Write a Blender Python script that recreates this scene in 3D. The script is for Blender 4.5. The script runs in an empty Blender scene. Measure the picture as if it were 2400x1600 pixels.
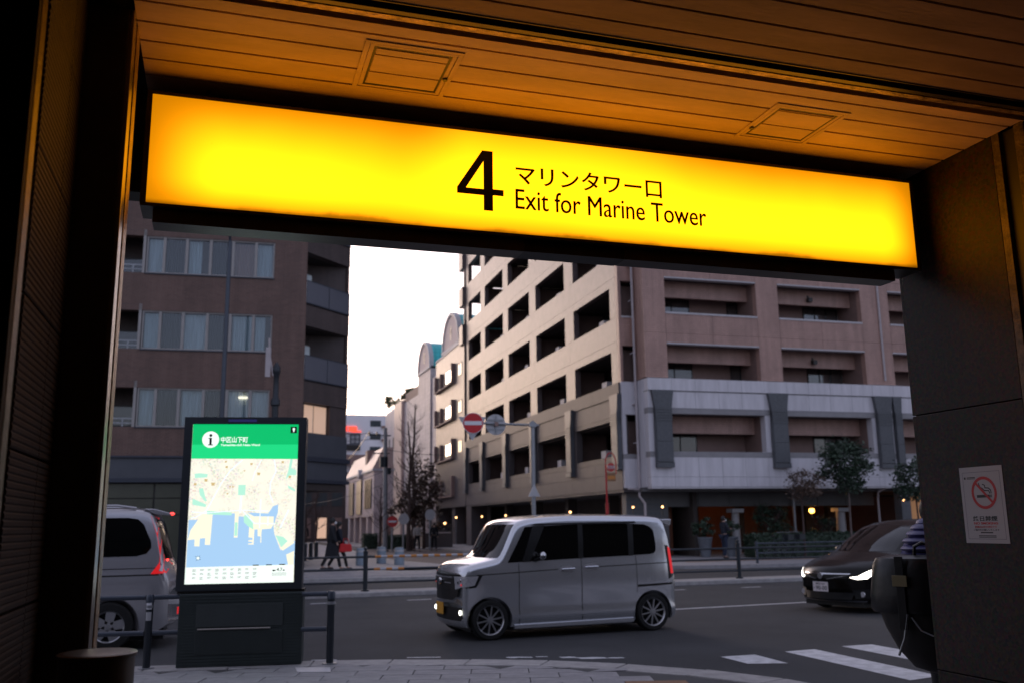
import bpy, bmesh, math, random
from math import sin, cos, pi, radians as R
from mathutils import Vector, Matrix
from mathutils.bvhtree import BVHTree
random.seed(11)
S = bpy.context.scene
COL = S.collection

# ------------------------------------------------------------------ camera
cam_d = bpy.data.cameras.new('camera')
cam = bpy.data.objects.new('camera', cam_d); COL.objects.link(cam); S.camera = cam
cam_d.sensor_width = 36.0; cam_d.lens = 36.0 * 2155 / 2400
cam_d.clip_start = 0.05; cam_d.clip_end = 3000
def cam_axes(yaw, p, r):
    f = Vector((sin(yaw)*cos(p), cos(yaw)*cos(p), sin(p))); rt = Vector((cos(yaw), -sin(yaw), 0)); up = rt.cross(f)
    return rt*cos(r) + up*sin(r), -rt*sin(r) + up*cos(r), f
rt, up, fw = cam_axes(R(17.68), R(11.2), R(-0.76))
cam.matrix_world = Matrix(((rt.x, up.x, -fw.x, 0), (rt.y, up.y, -fw.y, 0), (rt.z, up.z, -fw.z, 1.5), (0, 0, 0, 1)))
cam_d.dof.use_dof = True; cam_d.dof.focus_distance = 4.9; cam_d.dof.aperture_fstop = 2.8

# ------------------------------------------------------------------ sky, sun, exposure
W = bpy.data.worlds.new('World'); S.world = W; W.use_nodes = True
wn = W.node_tree.nodes; wl = W.node_tree.links
sky = wn.new('ShaderNodeTexSky'); sky.sky_type = 'NISHITA'; sky.sun_disc = False
SUN_EL, SUN_AZ = 12.0, -8.0
SKY_WB = (.55, .53, .68)
OVERCAST = (1.80, 1.72, 1.94)
EXPO = 0.5
sky.sun_elevation = R(SUN_EL); sky.sun_rotation = R(SUN_AZ)
sky.air_density = 1.0; sky.dust_density = 4.0; sky.ozone_density = 1.6
wb = wn.new('ShaderNodeMix'); wb.data_type = 'RGBA'; wb.blend_type = 'MULTIPLY'; wb.inputs[0].default_value = 1; wb.inputs[7].default_value = (*SKY_WB, 1)   # camera white balance
oc = wn.new('ShaderNodeMix'); oc.data_type = 'RGBA'; oc.blend_type = 'ADD'; oc.inputs[0].default_value = 1; oc.inputs[7].default_value = (*OVERCAST, 1)   # even thin cloud deck over the clear sky
wl.new(sky.outputs[0], wb.inputs[6]); wl.new(wb.outputs[2], oc.inputs[6]); wl.new(oc.outputs[2], wn['Background'].inputs[0]); wn['Background'].inputs[1].default_value = 0.15
sd = bpy.data.lights.new('sun', 'SUN'); sd.energy = 0.2; sd.angle = R(40); sd.color = (1.0, 0.89, 0.86)
so = bpy.data.objects.new('sun', sd); COL.objects.link(so)
so.rotation_euler = Vector((sin(R(SUN_AZ))*cos(R(9)), cos(R(SUN_AZ))*cos(R(9)), sin(R(9)))).to_track_quat('Z', 'Y').to_euler()
S.view_settings.view_transform = 'Standard'; S.view_settings.look = 'None'
S.view_settings.exposure = EXPO; S.view_settings.gamma = 1.0
S.cycles.use_denoising = True
try: S.cycles.denoiser = 'OPENIMAGEDENOISE'
except Exception: pass
S.cycles.max_bounces = 7; S.cycles.diffuse_bounces = 4; S.cycles.glossy_bounces = 4; S.cycles.sample_clamp_indirect = 6.0

# ------------------------------------------------------------------ materials
def _mat(name):
    m = bpy.data.materials.new(name); m.use_nodes = True
    return m, m.node_tree.nodes, m.node_tree.links, m.node_tree.nodes['Principled BSDF']
def mat(name, c, rough=.6, metal=0., var=.15, scale=3., bump=0., bscale=40., coat=0., spec=.5, dirt=0., stretch=(1, 1, 1)):
    """Principled with two octaves of noise on colour (grain, wear) and optional fine relief."""
    m, n, l, b = _mat(name)
    b.inputs['Roughness'].default_value = rough; b.inputs['Metallic'].default_value = metal
    b.inputs['Coat Weight'].default_value = coat; b.inputs['Coat Roughness'].default_value = .04
    b.inputs['Specular IOR Level'].default_value = spec
    tc = n.new('ShaderNodeTexCoord'); mp = n.new('ShaderNodeMapping'); mp.inputs['Scale'].default_value = stretch
    l.new(tc.outputs['Object'], mp.inputs[0])
    nz = n.new('ShaderNodeTexNoise'); nz.inputs['Scale'].default_value = scale; nz.inputs['Detail'].default_value = 6; nz.inputs['Roughness'].default_value = .65
    l.new(mp.outputs[0], nz.inputs[0])
    mr = n.new('ShaderNodeMapRange'); mr.inputs[1].default_value = .25; mr.inputs[2].default_value = .75
    mr.inputs[3].default_value = 1-var-dirt; mr.inputs[4].default_value = 1+var
    l.new(nz.outputs[0], mr.inputs[0])
    mx = n.new('ShaderNodeMix'); mx.data_type = 'RGBA'; mx.blend_type = 'MULTIPLY'; mx.inputs[0].default_value = 1
    mx.inputs[6].default_value = (*c, 1); l.new(mr.outputs[0], mx.inputs[7]); l.new(mx.outputs[2], b.inputs['Base Color'])
    if bump:
        nb = n.new('ShaderNodeTexNoise'); nb.inputs['Scale'].default_value = bscale; nb.inputs['Detail'].default_value = 4
        l.new(mp.outputs[0], nb.inputs[0])
        bp = n.new('ShaderNodeBump'); bp.inputs['Strength'].default_value = bump; bp.inputs['Distance'].default_value = .01
        l.new(nb.outputs[0], bp.inputs['Height']); l.new(bp.outputs[0], b.inputs['Normal'])
    return m
def tile(name, c1, c2, mortar, bw, bh, ms=.02, rough=.55, bump=.3, axis='xz', offset=.5, var=.25):
    """small wall tiles or bricks too small to build one by one"""
    m, n, l, b = _mat(name)
    tc = n.new('ShaderNodeTexCoord'); sp = n.new('ShaderNodeSeparateXYZ'); cb = n.new('ShaderNodeCombineXYZ')
    l.new(tc.outputs['Object'], sp.inputs[0])
    if axis == 'xz': l.new(sp.outputs[0], cb.inputs[0]); l.new(sp.outputs[2], cb.inputs[1])
    elif axis == 'yz': l.new(sp.outputs[1], cb.inputs[0]); l.new(sp.outputs[2], cb.inputs[1])
    elif axis == 'any':
        ad = n.new('ShaderNodeMath'); ad.operation = 'ADD'; l.new(sp.outputs[0], ad.inputs[0]); l.new(sp.outputs[1], ad.inputs[1])
        l.new(ad.outputs[0], cb.inputs[0]); l.new(sp.outputs[2], cb.inputs[1])
    else: l.new(sp.outputs[0], cb.inputs[0]); l.new(sp.outputs[1], cb.inputs[1])
    br = n.new('ShaderNodeTexBrick'); l.new(cb.outputs[0], br.inputs['Vector'])
    br.inputs['Color1'].default_value = (*c1, 1); br.inputs['Color2'].default_value = (*c2, 1); br.inputs['Mortar'].default_value = (*mortar, 1)
    br.inputs['Scale'].default_value = 1; br.inputs['Brick Width'].default_value = bw; br.inputs['Row Height'].default_value = bh
    br.inputs['Mortar Size'].default_value = ms*bh; br.inputs['Mortar Smooth'].default_value = .3; br.offset = offset
    nz = n.new('ShaderNodeTexNoise'); nz.inputs['Scale'].default_value = .9; nz.inputs['Detail'].default_value = 7; nz.inputs['Roughness'].default_value = .7
    l.new(tc.outputs['Object'], nz.inputs[0])
    mr = n.new('ShaderNodeMapRange'); mr.inputs[1].default_value = .3; mr.inputs[2].default_value = .7; mr.inputs[3].default_value = 1-var; mr.inputs[4].default_value = 1+var*.6
    l.new(nz.outputs[0], mr.inputs[0])
    mx = n.new('ShaderNodeMix'); mx.data_type = 'RGBA'; mx.blend_type = 'MULTIPLY'; mx.inputs[0].default_value = 1
    l.new(br.outputs['Color'], mx.inputs[6]); l.new(mr.outputs[0], mx.inputs[7]); l.new(mx.outputs[2], b.inputs['Base Color'])
    ms_ = n.new('ShaderNodeMapping'); ms_.inputs['Scale'].default_value = (2.2, 2.2, .16); l.new(tc.outputs['Object'], ms_.inputs[0])
    n2 = n.new('ShaderNodeTexNoise'); n2.inputs['Scale'].default_value = 1.6; n2.inputs['Detail'].default_value = 5; l.new(ms_.outputs[0], n2.inputs[0])
    m2 = n.new('ShaderNodeMapRange'); m2.inputs[1].default_value = .35; m2.inputs[2].default_value = .65; m2.inputs[3].default_value = .84; m2.inputs[4].default_value = 1.06; l.new(n2.outputs[0], m2.inputs[0])
    mz = n.new('ShaderNodeMix'); mz.data_type = 'RGBA'; mz.blend_type = 'MULTIPLY'; mz.inputs[0].default_value = 1; l.new(mx.outputs[2], mz.inputs[6]); l.new(m2.outputs[0], mz.inputs[7]); l.new(mz.outputs[2], b.inputs['Base Color'])
    b.inputs['Roughness'].default_value = rough
    if bump:
        bp = n.new('ShaderNodeBump'); bp.inputs['Strength'].default_value = bump; bp.inputs['Distance'].default_value = .004; bp.invert = True
        l.new(br.outputs['Fac'], bp.inputs['Height']); l.new(bp.outputs[0], b.inputs['Normal'])
    return m
def emit(name, c, s=1., base=(.02, .02, .02)):
    m, n, l, b = _mat(name); b.inputs['Base Color'].default_value = (*base, 1)
    b.inputs['Emission Color'].default_value = (*c, 1); b.inputs['Emission Strength'].default_value = s
    b.inputs['Roughness'].default_value = .35
    return m
def granite(name, base, rough=.25):
    m, n, l, b = _mat(name)
    tc = n.new('ShaderNodeTexCoord')
    v = n.new('ShaderNodeTexVoronoi'); v.inputs['Scale'].default_value = 60; l.new(tc.outputs['Object'], v.inputs[0])
    nz = n.new('ShaderNodeTexNoise'); nz.inputs['Scale'].default_value = 60; nz.inputs['Detail'].default_value = 5; l.new(tc.outputs['Object'], nz.inputs[0])
    cr = n.new('ShaderNodeValToRGB'); e = cr.color_ramp.elements
    e[0].position = .36; e[0].color = (base[0]*.35, base[1]*.35, base[2]*.4, 1); e[1].position = .62; e[1].color = (base[0]*3.2, base[1]*2.6, base[2]*2.2, 1)
    k = e.new(.5); k.color = (*base, 1)
    mx = n.new('ShaderNodeMix'); mx.data_type = 'RGBA'; mx.inputs[0].default_value = .6
    l.new(nz.outputs[0], cr.inputs[0]); l.new(cr.outputs[0], mx.inputs[6])
    hs = n.new('ShaderNodeMix'); hs.data_type = 'RGBA'; hs.blend_type = 'MULTIPLY'; hs.inputs[0].default_value = 1; hs.inputs[6].default_value = (base[0]*4.6, base[1]*3.2, base[2]*2.8, 1)
    l.new(v.outputs['Color'], hs.inputs[7]); l.new(hs.outputs[2], mx.inputs[7]); l.new(mx.outputs[2], b.inputs['Base Color'])
    rr = n.new('ShaderNodeMapRange'); rr.inputs[3].default_value = rough*.8; rr.inputs[4].default_value = rough*1.6; l.new(nz.outputs[0], rr.inputs[0]); l.new(rr.outputs[0], b.inputs['Roughness'])
    return m

M = {}
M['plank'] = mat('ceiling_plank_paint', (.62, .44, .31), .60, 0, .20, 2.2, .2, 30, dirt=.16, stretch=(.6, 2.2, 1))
M['plank2'] = mat('falloff_toned_plank_paint', (.31, .205, .135), .7, 0, .24, 2.2, .2, 30, dirt=.2, stretch=(.6, 2.2, 1))  # darker plank copy; the sign light fading with distance is put into colour
M['plank_dark'] = mat('ceiling_void', (.03, .03, .03), .9)
M['rust'] = mat('rusty_guide_metal', (.42, .30, .18), .4, .5, .6, 14, .5, 60, dirt=.3)
M['jamb'] = mat('dull_jamb_metal', (.10, .075, .05), .5, .4, .6, 14, .5, 60, dirt=.3)
M['bronze'] = mat('dark_bronze_metal', (.06, .052, .045), .38, .6, .25, 8, .1, 60)
M['steel'] = mat('brushed_stainless', (.34, .31, .28), .3, .9, .12, 30, .08, 120, stretch=(30, 30, 1))
M['column'] = mat('dark_column_cladding', (.085, .068, .05), .38, .1, .3, 3, .05, 90)
M['granite'] = granite('dark_red_granite', (.0125, .0098, .0088), .46)
M['granite'].node_tree.nodes['Principled BSDF'].inputs['Specular IOR Level'].default_value = .28
M['rib'] = mat('ribbed_tile', (.034, .029, .024), .7, 0, .2, 6, .2, 80, spec=.3)
M['pier'] = mat('dark_pier_panel', (.02, .02, .018), .75, 0, .2, 5, spec=.2)
M['floor'] = tile('station_floor_tiles', (.05, .047, .045), (.06, .055, .052), (.03, .03, .03), .4, .4, .02, .35, .2, 'xy', 0)
M['darkwall'] = mat('dark_interior_wall', (.02, .019, .018), .7)
M['asphalt'] = mat('asphalt', (.037, .038, .042), .82, 0, .28, .55, .8, 180, dirt=.16)
M['asphalt2'] = mat('reddish_side_street_asphalt', (.12, .095, .09), .85, 0, .25, .7, .6, 120)
M['slab'] = mat('paving_slab_concrete', (.29, .28, .29), .8, 0, .18, 5, .5, 150, dirt=.1)
M['slab_joint'] = mat('paving_joint_sand', (.07, .068, .07), .95)
M['kerb'] = mat('kerb_concrete', (.36, .345, .34), .8, 0, .22, 6, .5, 120, dirt=.1)
M['tactile'] = mat('worn_orange_tactile_paving', (.24, .13, .07), .8, 0, .25, 6, .4, 90)
M['line'] = mat('worn_white_road_paint', (.62, .62, .64), .7, 0, .2, 7, .3, 90, dirt=.15)
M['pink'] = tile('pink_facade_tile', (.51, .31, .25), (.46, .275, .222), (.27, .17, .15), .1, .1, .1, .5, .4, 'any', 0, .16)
M['pinkl'] = mat('shade_toned_pink_mosaic', (.125, .094, .093), .45, 0, .22, 1.8, .4, 60, dirt=.14)  # same pink as the front, darkened so the facades' light balance sits in colour
M['coping'] = mat('white_coping', (.52, .50, .52), .6, 0, .12, 4)
M['white'] = mat('white_stone_cladding', (.63, .605, .64), .55, 0, .10, 2.0, .1, 60, dirt=.12, stretch=(2, 2, .25))
M['whitec'] = mat('grey_stone_band', (.25, .24, .25), .55, 0, .12, 3)
M['pilaster'] = mat('dark_grey_pilaster', (.085, .09, .10), .5, 0, .25, 9, .3, 90)
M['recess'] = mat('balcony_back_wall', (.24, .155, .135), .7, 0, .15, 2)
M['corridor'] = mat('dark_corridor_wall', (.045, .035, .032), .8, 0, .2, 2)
M['fascia'] = mat('grey_fascia_panel', (.11, .108, .11), .6, 0, .15, 2)
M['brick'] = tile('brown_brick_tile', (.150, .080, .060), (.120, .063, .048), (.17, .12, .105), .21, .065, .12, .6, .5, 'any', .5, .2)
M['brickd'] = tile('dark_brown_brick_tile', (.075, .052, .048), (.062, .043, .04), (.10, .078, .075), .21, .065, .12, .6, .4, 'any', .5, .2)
M['blueband'] = mat('slate_grey_band', (.06, .065, .08), .5, 0, .12, 2)
M['bluetrim'] = mat('dark_blue_trim', (.022, .028, .045), .45, 0, .1, 2)
M['frame'] = mat('grey_window_frame', (.30, .28, .27), .45, .2, .1, 4)
M['dframe'] = mat('dark_window_frame', (.03, .028, .027), .4, .3, .1, 4)
M['curtain'] = mat('white_curtain', (.80, .88, .90), .9, 0, .35, 2.2, .4, 9, stretch=(9, 9, .3))
M['curtaing'] = mat('grey_green_curtain', (.05, .062, .068), .9, 0, .3, 2.2, .4, 9, stretch=(9, 9, .3))
M['panel_glass'] = mat('frosted_balcony_panel', (.11, .118, .145), .28, 0, .08, 1.2, spec=.6)
M['rail'] = mat('dark_blue_painted_steel', (.022, .028, .036), .38, .3, .15, 8)
M['railb'] = mat('slate_blue_painted_steel', (.05, .062, .085), .35, .2, .15, 8)
M['galv'] = mat('galvanised_steel', (.28, .29, .31), .45, .6, .15, 8)
M['pipe'] = mat('pale_drainpipe', (.46, .41, .42), .5, 0, .1, 4)
M['boardcase'] = mat('dark_sign_casing', (.035, .042, .05), .42, .3, .1, 5)
M['louvre'] = mat('dark_green_grey_louvre', (.045, .058, .058), .45, .3, .12, 5)
M['black'] = mat('black_letter_film', (.006, .005, .004), .5, 0, .05)
M['plastic'] = mat('black_plastic', (.006, .006, .0065), .4, 0, .1, 20)
M['rubber'] = mat('tyre_rubber', (.008, .008, .008), .8, 0, .2, 20, .3, 80)
M['alloy'] = mat('alloy_rim', (.55, .55, .57), .28, .8, .08, 10)
M['alloyd'] = mat('dark_rim_barrel', (.02, .02, .022), .4, .6, .1, 10)
M['silver'] = mat('silver_car_paint', (.62, .63, .66), .22, .72, .03, 300, coat=1.)
M['silver2'] = mat('warm_silver_car_paint', (.46, .45, .475), .28, .5, .03, 300, coat=1.)
M['blackpaint'] = mat('black_car_paint', (.004, .0033, .0033), .20, .0, .03, 300, coat=.0, spec=.28)
M['carglass'] = mat('tinted_car_glass', (.002, .0025, .003), .04, 0, .02, 5, spec=.5)
M['chrome'] = mat('chrome_trim', (.6, .6, .62), .12, 1., .03, 10)
M['lamp_clear'] = mat('clear_lamp_lens', (.55, .54, .56), .12, .3, .3, 40, coat=1.)
M['redlens'] = emit('red_lamp_lens', (1, .02, .025), .34, (.50, .01, .012))
M['redlit'] = emit('lit_red_lamp', (1, .05, .04), 2.2, (.4, .01, .01))
M['headlit'] = emit('lit_headlamp', (1, .93, .84), 5)
M['foglit'] = emit('lit_fog_lamp', (1, 1, .85), 3)
M['warmlit'] = emit('warm_bulb', (1, .48, .18), 5)
M['plate_y'] = mat('orange_number_plate', (.62, .30, .03), .5)
M['plate_w'] = mat('white_number_plate', (.75, .68, .68), .5)
M['skyglass'] = mat('sky_reflecting_glass', (.62, .64, .62), .06, .85, .02, 5)
M['skin'] = mat('skin', (.42, .26, .20), .6, 0, .06)
M['hair'] = mat('black_hair', (.012, .010, .010), .55, 0, .3, 30)
M['coat_black'] = mat('black_wool_coat', (.010, .011, .015), .9, 0, .2, 20)
M['coat_navy'] = mat('dark_navy_coat', (.014, .017, .028), .85, 0, .2, 20)
M['coat_brown'] = mat('brown_coat', (.09, .045, .03), .9, 0, .2, 20)
M['coat_beige'] = mat('pale_beige_jacket', (.36, .33, .31), .85, 0, .15, 20)
M['trouser'] = mat('black_trousers', (.010, .010, .012), .9, 0, .2, 20)
M['jeans'] = mat('dark_blue_jeans', (.016, .024, .05), .9, 0, .2, 20)
M['mask'] = mat('white_face_mask', (.75, .76, .78), .8)
M['redbag'] = mat('red_bag_fabric', (.55, .012, .015), .6, 0, .15, 20)
M['puffer'] = mat('purple_quilted_nylon', (.06, .058, .16), .42, 0, .15, 20)
M['bagleather'] = mat('black_backpack_fabric', (.0045, .0045, .005), .34, 0, .3, 14, .12, 25)
M['bagbrown'] = mat('black_brown_pack_body', (.0045, .003, .003), .6, 0, .3, 14, .15, 20)
M['olive'] = mat('olive_buckle_label', (.16, .13, .06), .5)
M['signred'] = mat('red_sign_face', (.55, .012, .018), .45, 0, .06)
M['signwhite'] = mat('white_sign_face', (.70, .70, .74), .5, 0, .06)
M['signback'] = mat('grey_sign_back', (.42, .42, .44), .5, .2, .1)
M['orange'] = mat('orange_tape', (.50, .19, .035), .6)
M['tapewhite'] = mat('white_tape', (.42, .42, .45), .6)
M['bark'] = mat('tree_bark', (.07, .045, .04), .9, 0, .3, 8, .5, 30)
M['barkpale'] = mat('pale_bark', (.13, .10, .09), .9, 0, .3, 8, .5, 30)
def leaf(name, c):
    m, n, l, b = _mat(name); oi = n.new('ShaderNodeNewGeometry'); mr = n.new('ShaderNodeMapRange')
    mr.inputs[3].default_value = .45; mr.inputs[4].default_value = 1.7; l.new(oi.outputs['Random Per Island'], mr.inputs[0])
    mx = n.new('ShaderNodeMix'); mx.data_type = 'RGBA'; mx.blend_type = 'MULTIPLY'; mx.inputs[0].default_value = 1; mx.inputs[6].default_value = (*c, 1)
    l.new(mr.outputs[0], mx.inputs[7]); l.new(mx.outputs[2], b.inputs['Base Color']); b.inputs['Roughness'].default_value = .5
    return m
M['leaf'] = leaf('evergreen_leaves', (.026, .048, .028)); M['leafb'] = leaf('brownish_leaves', (.08, .05, .035)); M['leafp'] = leaf('pale_green_leaves', (.14, .15, .07))
M['pot'] = mat('grey_planter', (.15, .165, .19), .6, 0, .12, 5)
M['bluebol'] = mat('pale_blue_bollard', (.20, .25, .30), .6, 0, .12, 5)
M['teal'] = tile('teal_roof_tiles', (.05, .60, .62), (.04, .52, .55), (.02, .32, .35), .4, .4, .06, .4, .3, 'xz', 0, .15)
M['cream'] = mat('cream_pink_wall', (.60, .49, .48), .7, 0, .1, .8, dirt=.08)
M['farwhite'] = mat('pale_far_wall', (.78, .77, .80), .7, 0, .08, .6)
M['stonew'] = tile('pale_stone_blocks', (.62, .54, .54), (.57, .50, .50), (.42, .37, .37), .9, .45, .03, .6, .3, 'any', .5, .15)
M['roofpink'] = mat('pinkish_roof_sheet', (.50, .36, .32), .5, 0, .1, 2)
M['orangewall'] = mat('orange_brown_lobby_wall', (.17, .055, .022), .6, 0, .2, 2)
M['greenshop'] = mat('olive_shop_glass', (.055, .058, .04), .25, 0, .2, .8)
M['stonecol'] = mat('pale_stone_column', (.36, .35, .36), .6, 0, .12, 6)
M['redpost'] = mat('red_painted_pole', (.42, .02, .02), .45, 0, .1, 6)
M['noodle'] = mat('poster_white', (.38, .35, .36), .45, 0, .03)
M['inkred'] = mat('ink_red', (.42, .008, .012), .5, 0, .03); M['inkblue'] = mat('ink_dark_blue', (.02, .03, .06), .5, 0, .03); M['inkblack'] = mat('ink_black', (.008, .008, .01), .5, 0, .03)

# ------------------------------------------------------------------ mesh helpers
class MB:
    def __init__(s): s.v = []; s.f = []
    def add(s, vs, fs):
        o = len(s.v); s.v += [tuple(p) for p in vs]; s.f += [tuple(i+o for i in f) for f in fs]; return s
    def box(s, x0, x1, y0, y1, z0, z1):
        if x0 > x1: x0, x1 = x1, x0
        if y0 > y1: y0, y1 = y1, y0
        if z0 > z1: z0, z1 = z1, z0
        return s.add([(x0,y0,z0),(x1,y0,z0),(x1,y1,z0),(x0,y1,z0),(x0,y0,z1),(x1,y0,z1),(x1,y1,z1),(x0,y1,z1)],
                     [(0,3,2,1),(4,5,6,7),(0,1,5,4),(1,2,6,5),(2,3,7,6),(3,0,4,7)])
    def prism(s, pts, a, b, axis='y'):
        """polygon in the plane across `axis`, from a to b along it"""
        n = len(pts)
        def P(p, t): return (p[0], t, p[1]) if axis == 'y' else ((t, p[0], p[1]) if axis == 'x' else (p[0], p[1], t))
        vs = [P(p, a) for p in pts] + [P(p, b) for p in pts]
        fs = [tuple(range(n))[::-1], tuple(range(n, 2*n))] + [(i, (i+1) % n, n+(i+1) % n, n+i) for i in range(n)]
        return s.add(vs, fs)
    def tube(s, pts, r, n=8, r2=None, cap=True):
        pts = [Vector(p) for p in pts]; k = len(pts); r2 = r if r2 is None else r2
        vs = []; d0 = None
        for i, p in enumerate(pts):
            d = (pts[min(i+1, k-1)] - pts[max(i-1, 0)]).normalized()
            a = Vector((0, 0, 1)) if abs(d.z) < .9 else Vector((1, 0, 0))
            u = d.cross(a).normalized(); w = d.cross(u)
            if d0 is not None:
                u = (d0 - d*d0.dot(d)).normalized(); w = d.cross(u)
            d0 = u; rr = r + (r2-r)*i/max(1, k-1)
            vs += [p + (u*cos(2*pi*j/n) + w*sin(2*pi*j/n))*rr for j in range(n)]
        fs = [(i*n+j, i*n+(j+1) % n, (i+1)*n+(j+1) % n, (i+1)*n+j) for i in range(k-1) for j in range(n)]
        if cap: fs += [tuple(range(n))[::-1], tuple(range((k-1)*n, k*n))]
        return s.add(vs, fs)
    def lathe(s, prof, c=(0, 0, 0), n=20, axis='z', cap=True):
        vs = []; fs = []
        for (r, z) in prof:
            for j in range(n):
                a = 2*pi*j/n; x, y = r*cos(a), r*sin(a)
                p = (x, y, z) if axis == 'z' else ((x, z, y) if axis == 'y' else (z, x, y))
                vs.append((p[0]+c[0], p[1]+c[1], p[2]+c[2]))
        k = len(prof)
        for i in range(k-1):
            for j in range(n): fs.append((i*n+j, i*n+(j+1) % n, (i+1)*n+(j+1) % n, (i+1)*n+j))
        if cap and prof[0][0] > 1e-5: fs.append(tuple(range(n))[::-1])
        if cap and prof[-1][0] > 1e-5: fs.append(tuple(range((k-1)*n, k*n)))
        return s.add(vs, fs)
    def ball(s, c, r, n=10, m=6):
        rr = r if hasattr(r, '__len__') else (r, r, r)
        prof = [(max(1e-6, sin(pi*i/m)), -cos(pi*i/m)) for i in range(m+1)]; o = len(s.v)
        s.lathe(prof, (0, 0, 0), n)
        for i in range(o, len(s.v)):
            x, y, z = s.v[i]; s.v[i] = (c[0]+x*rr[0], c[1]+y*rr[1], c[2]+z*rr[2])
        return s
    def quad(s, a, b, c, d): return s.add([a, b, c, d], [(0, 1, 2, 3)])
    def mesh(s, name, m, smooth=False, bevel=0.):
        me = bpy.data.meshes.new(name); me.from_pydata(s.v, [], s.f); me.update()
        bm = bmesh.new(); bm.from_mesh(me)
        bmesh.ops.remove_doubles(bm, verts=bm.verts, dist=1e-6)
        bmesh.ops.recalc_face_normals(bm, faces=bm.faces)
        if bevel: bmesh.ops.bevel(bm, geom=bm.edges[:], offset=bevel, segments=2, profile=.5, affect='EDGES', clamp_overlap=True)
        bm.to_mesh(me); bm.free()
        if m is not None: me.materials.append(M[m] if isinstance(m, str) else m)
        if smooth:
            me.polygons.foreach_set('use_smooth', [True]*len(me.polygons)); me.set_sharp_from_angle(angle=R(38))
        return me
    def build(s, name, m, parent=None, smooth=False, bevel=0., loc=None, rz=0):
        o = bpy.data.objects.new(name, s.mesh(name, m, smooth, bevel)); COL.objects.link(o)
        if parent is not None: o.parent = parent
        if loc is not None: o.location = loc
        if rz: o.rotation_euler = (0, 0, rz)
        return o
def B(x0, x1, y0, y1, z0, z1, name, m, parent=None, bevel=0.):
    return MB().box(x0, x1, y0, y1, z0, z1).build(name, m, parent, False, bevel)
def tag(o, label=None, cat=None, group=None, kind=None):
    if label: o['label'] = label
    if cat: o['category'] = cat
    if group: o['group'] = group
    if kind: o['kind'] = kind
    return o
def thing(name, label, cat, loc=(0, 0, 0), rz=0, group=None):
    o = bpy.data.objects.new(name, None); COL.objects.link(o); o.location = loc; o.rotation_euler = (0, 0, rz)
    o.empty_display_size = .2
    return tag(o, label, cat, group)
def struct(name, loc=(0, 0, 0), rz=0):
    o = bpy.data.objects.new(name, None); COL.objects.link(o); o.location = loc; o.rotation_euler = (0, 0, rz); o.empty_display_size = .2
    o['kind'] = 'structure'; return o
def inst(me, name, parent=None, loc=(0, 0, 0), rot=(0, 0, 0), sc=None):
    o = bpy.data.objects.new(name, me); COL.objects.link(o); o.location = loc; o.rotation_euler = rot
    if sc: o.scale = sc
    if parent is not None: o.parent = parent
    return o
def copy_tree(o, parent=None):
    c = o.copy(); COL.objects.link(c)
    if parent is not None: c.parent = parent
    for ch in list(o.children): copy_tree(ch, c)
    return c
def text_mesh(txt, size, m, sx=1., bold=0., align='LEFT', ext=.001, name='lettering'):
    cu = bpy.data.curves.new(name, 'FONT'); cu.body = txt; cu.size = size; cu.extrude = ext; cu.offset = bold; cu.align_x = align; cu.resolution_u = 4
    t = bpy.data.objects.new(name, cu); COL.objects.link(t)
    dg = bpy.context.evaluated_depsgraph_get()
    me = bpy.data.meshes.new_from_object(t.evaluated_get(dg)); bpy.data.objects.remove(t)
    me.name = name
    me.transform(Matrix.Scale(sx, 4, (1, 0, 0))); me.transform(Matrix.Rotation(pi/2, 4, 'X'))
    me.materials.clear(); me.materials.append(M[m]); return me
def fit(me, x0, x1, z0, z1):
    xs = [v.co.x for v in me.vertices]; zs = [v.co.z for v in me.vertices]
    a, b, c, d = min(xs), max(xs), min(zs), max(zs)
    for v in me.vertices:
        v.co.x = x0+(v.co.x-a)*(x1-x0)/(b-a); v.co.z = z0+(v.co.z-c)*(z1-z0)/(d-c)
    return me
def stroke(mb, pts, w, y0, y1):
    """thick polyline in the xz plane"""
    for (a, b) in zip(pts[:-1], pts[1:]):
        dx, dz = b[0]-a[0], b[1]-a[1]; L = math.hypot(dx, dz); nx, nz = -dz/L*w/2, dx/L*w/2; ex, ez = dx/L*w*.25, dz/L*w*.25
        mb.prism([(a[0]+nx-ex, a[1]+nz-ez), (a[0]-nx-ex, a[1]-nz-ez), (b[0]-nx+ex, b[1]-nz+ez), (b[0]+nx+ex, b[1]+nz+ez)], y0, y1, 'y')
    return mb
# ================================================================== GROUND
RZ = -.12
tag(B(-250, 250, -120, 400, -.40, -.135, 'ground', 'asphalt'), kind='structure')
tag(MB().quad((-80, 5, RZ), (90, 5, RZ), (90, 31, RZ), (-80, 31, RZ)).build('road', 'asphalt'), kind='structure')
kerb = [(-30, 15.9), (-12, 13.35), (-6, 12.4), (-2, 11.72), (1.08, 11.22), (1.75, 11.05), (2.5, 10.75), (3.32, 10.37), (3.94, 9.96), (4.52, 9.42), (5.0, 8.8), (5.3, 8.2), (5.5, 7.4), (5.6, 6.6), (5.62, 4.0)]
def off(poly, d):
    out = []
    for i, p in enumerate(poly):
        a = Vector(poly[max(i-1, 0)]); b = Vector(poly[min(i+1, len(poly)-1)]); t = (b-a).normalized(); out.append((p[0]-t.y*d, p[1]+t.x*d))
    return out
kin = off(kerb, -.42)
pave = struct('pavement')
MB().prism(kin + [(5.2, 3.0), (-30, 3.0)], -.3, -.012, 'z').build('joint_bed', 'slab_joint', pave)
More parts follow.
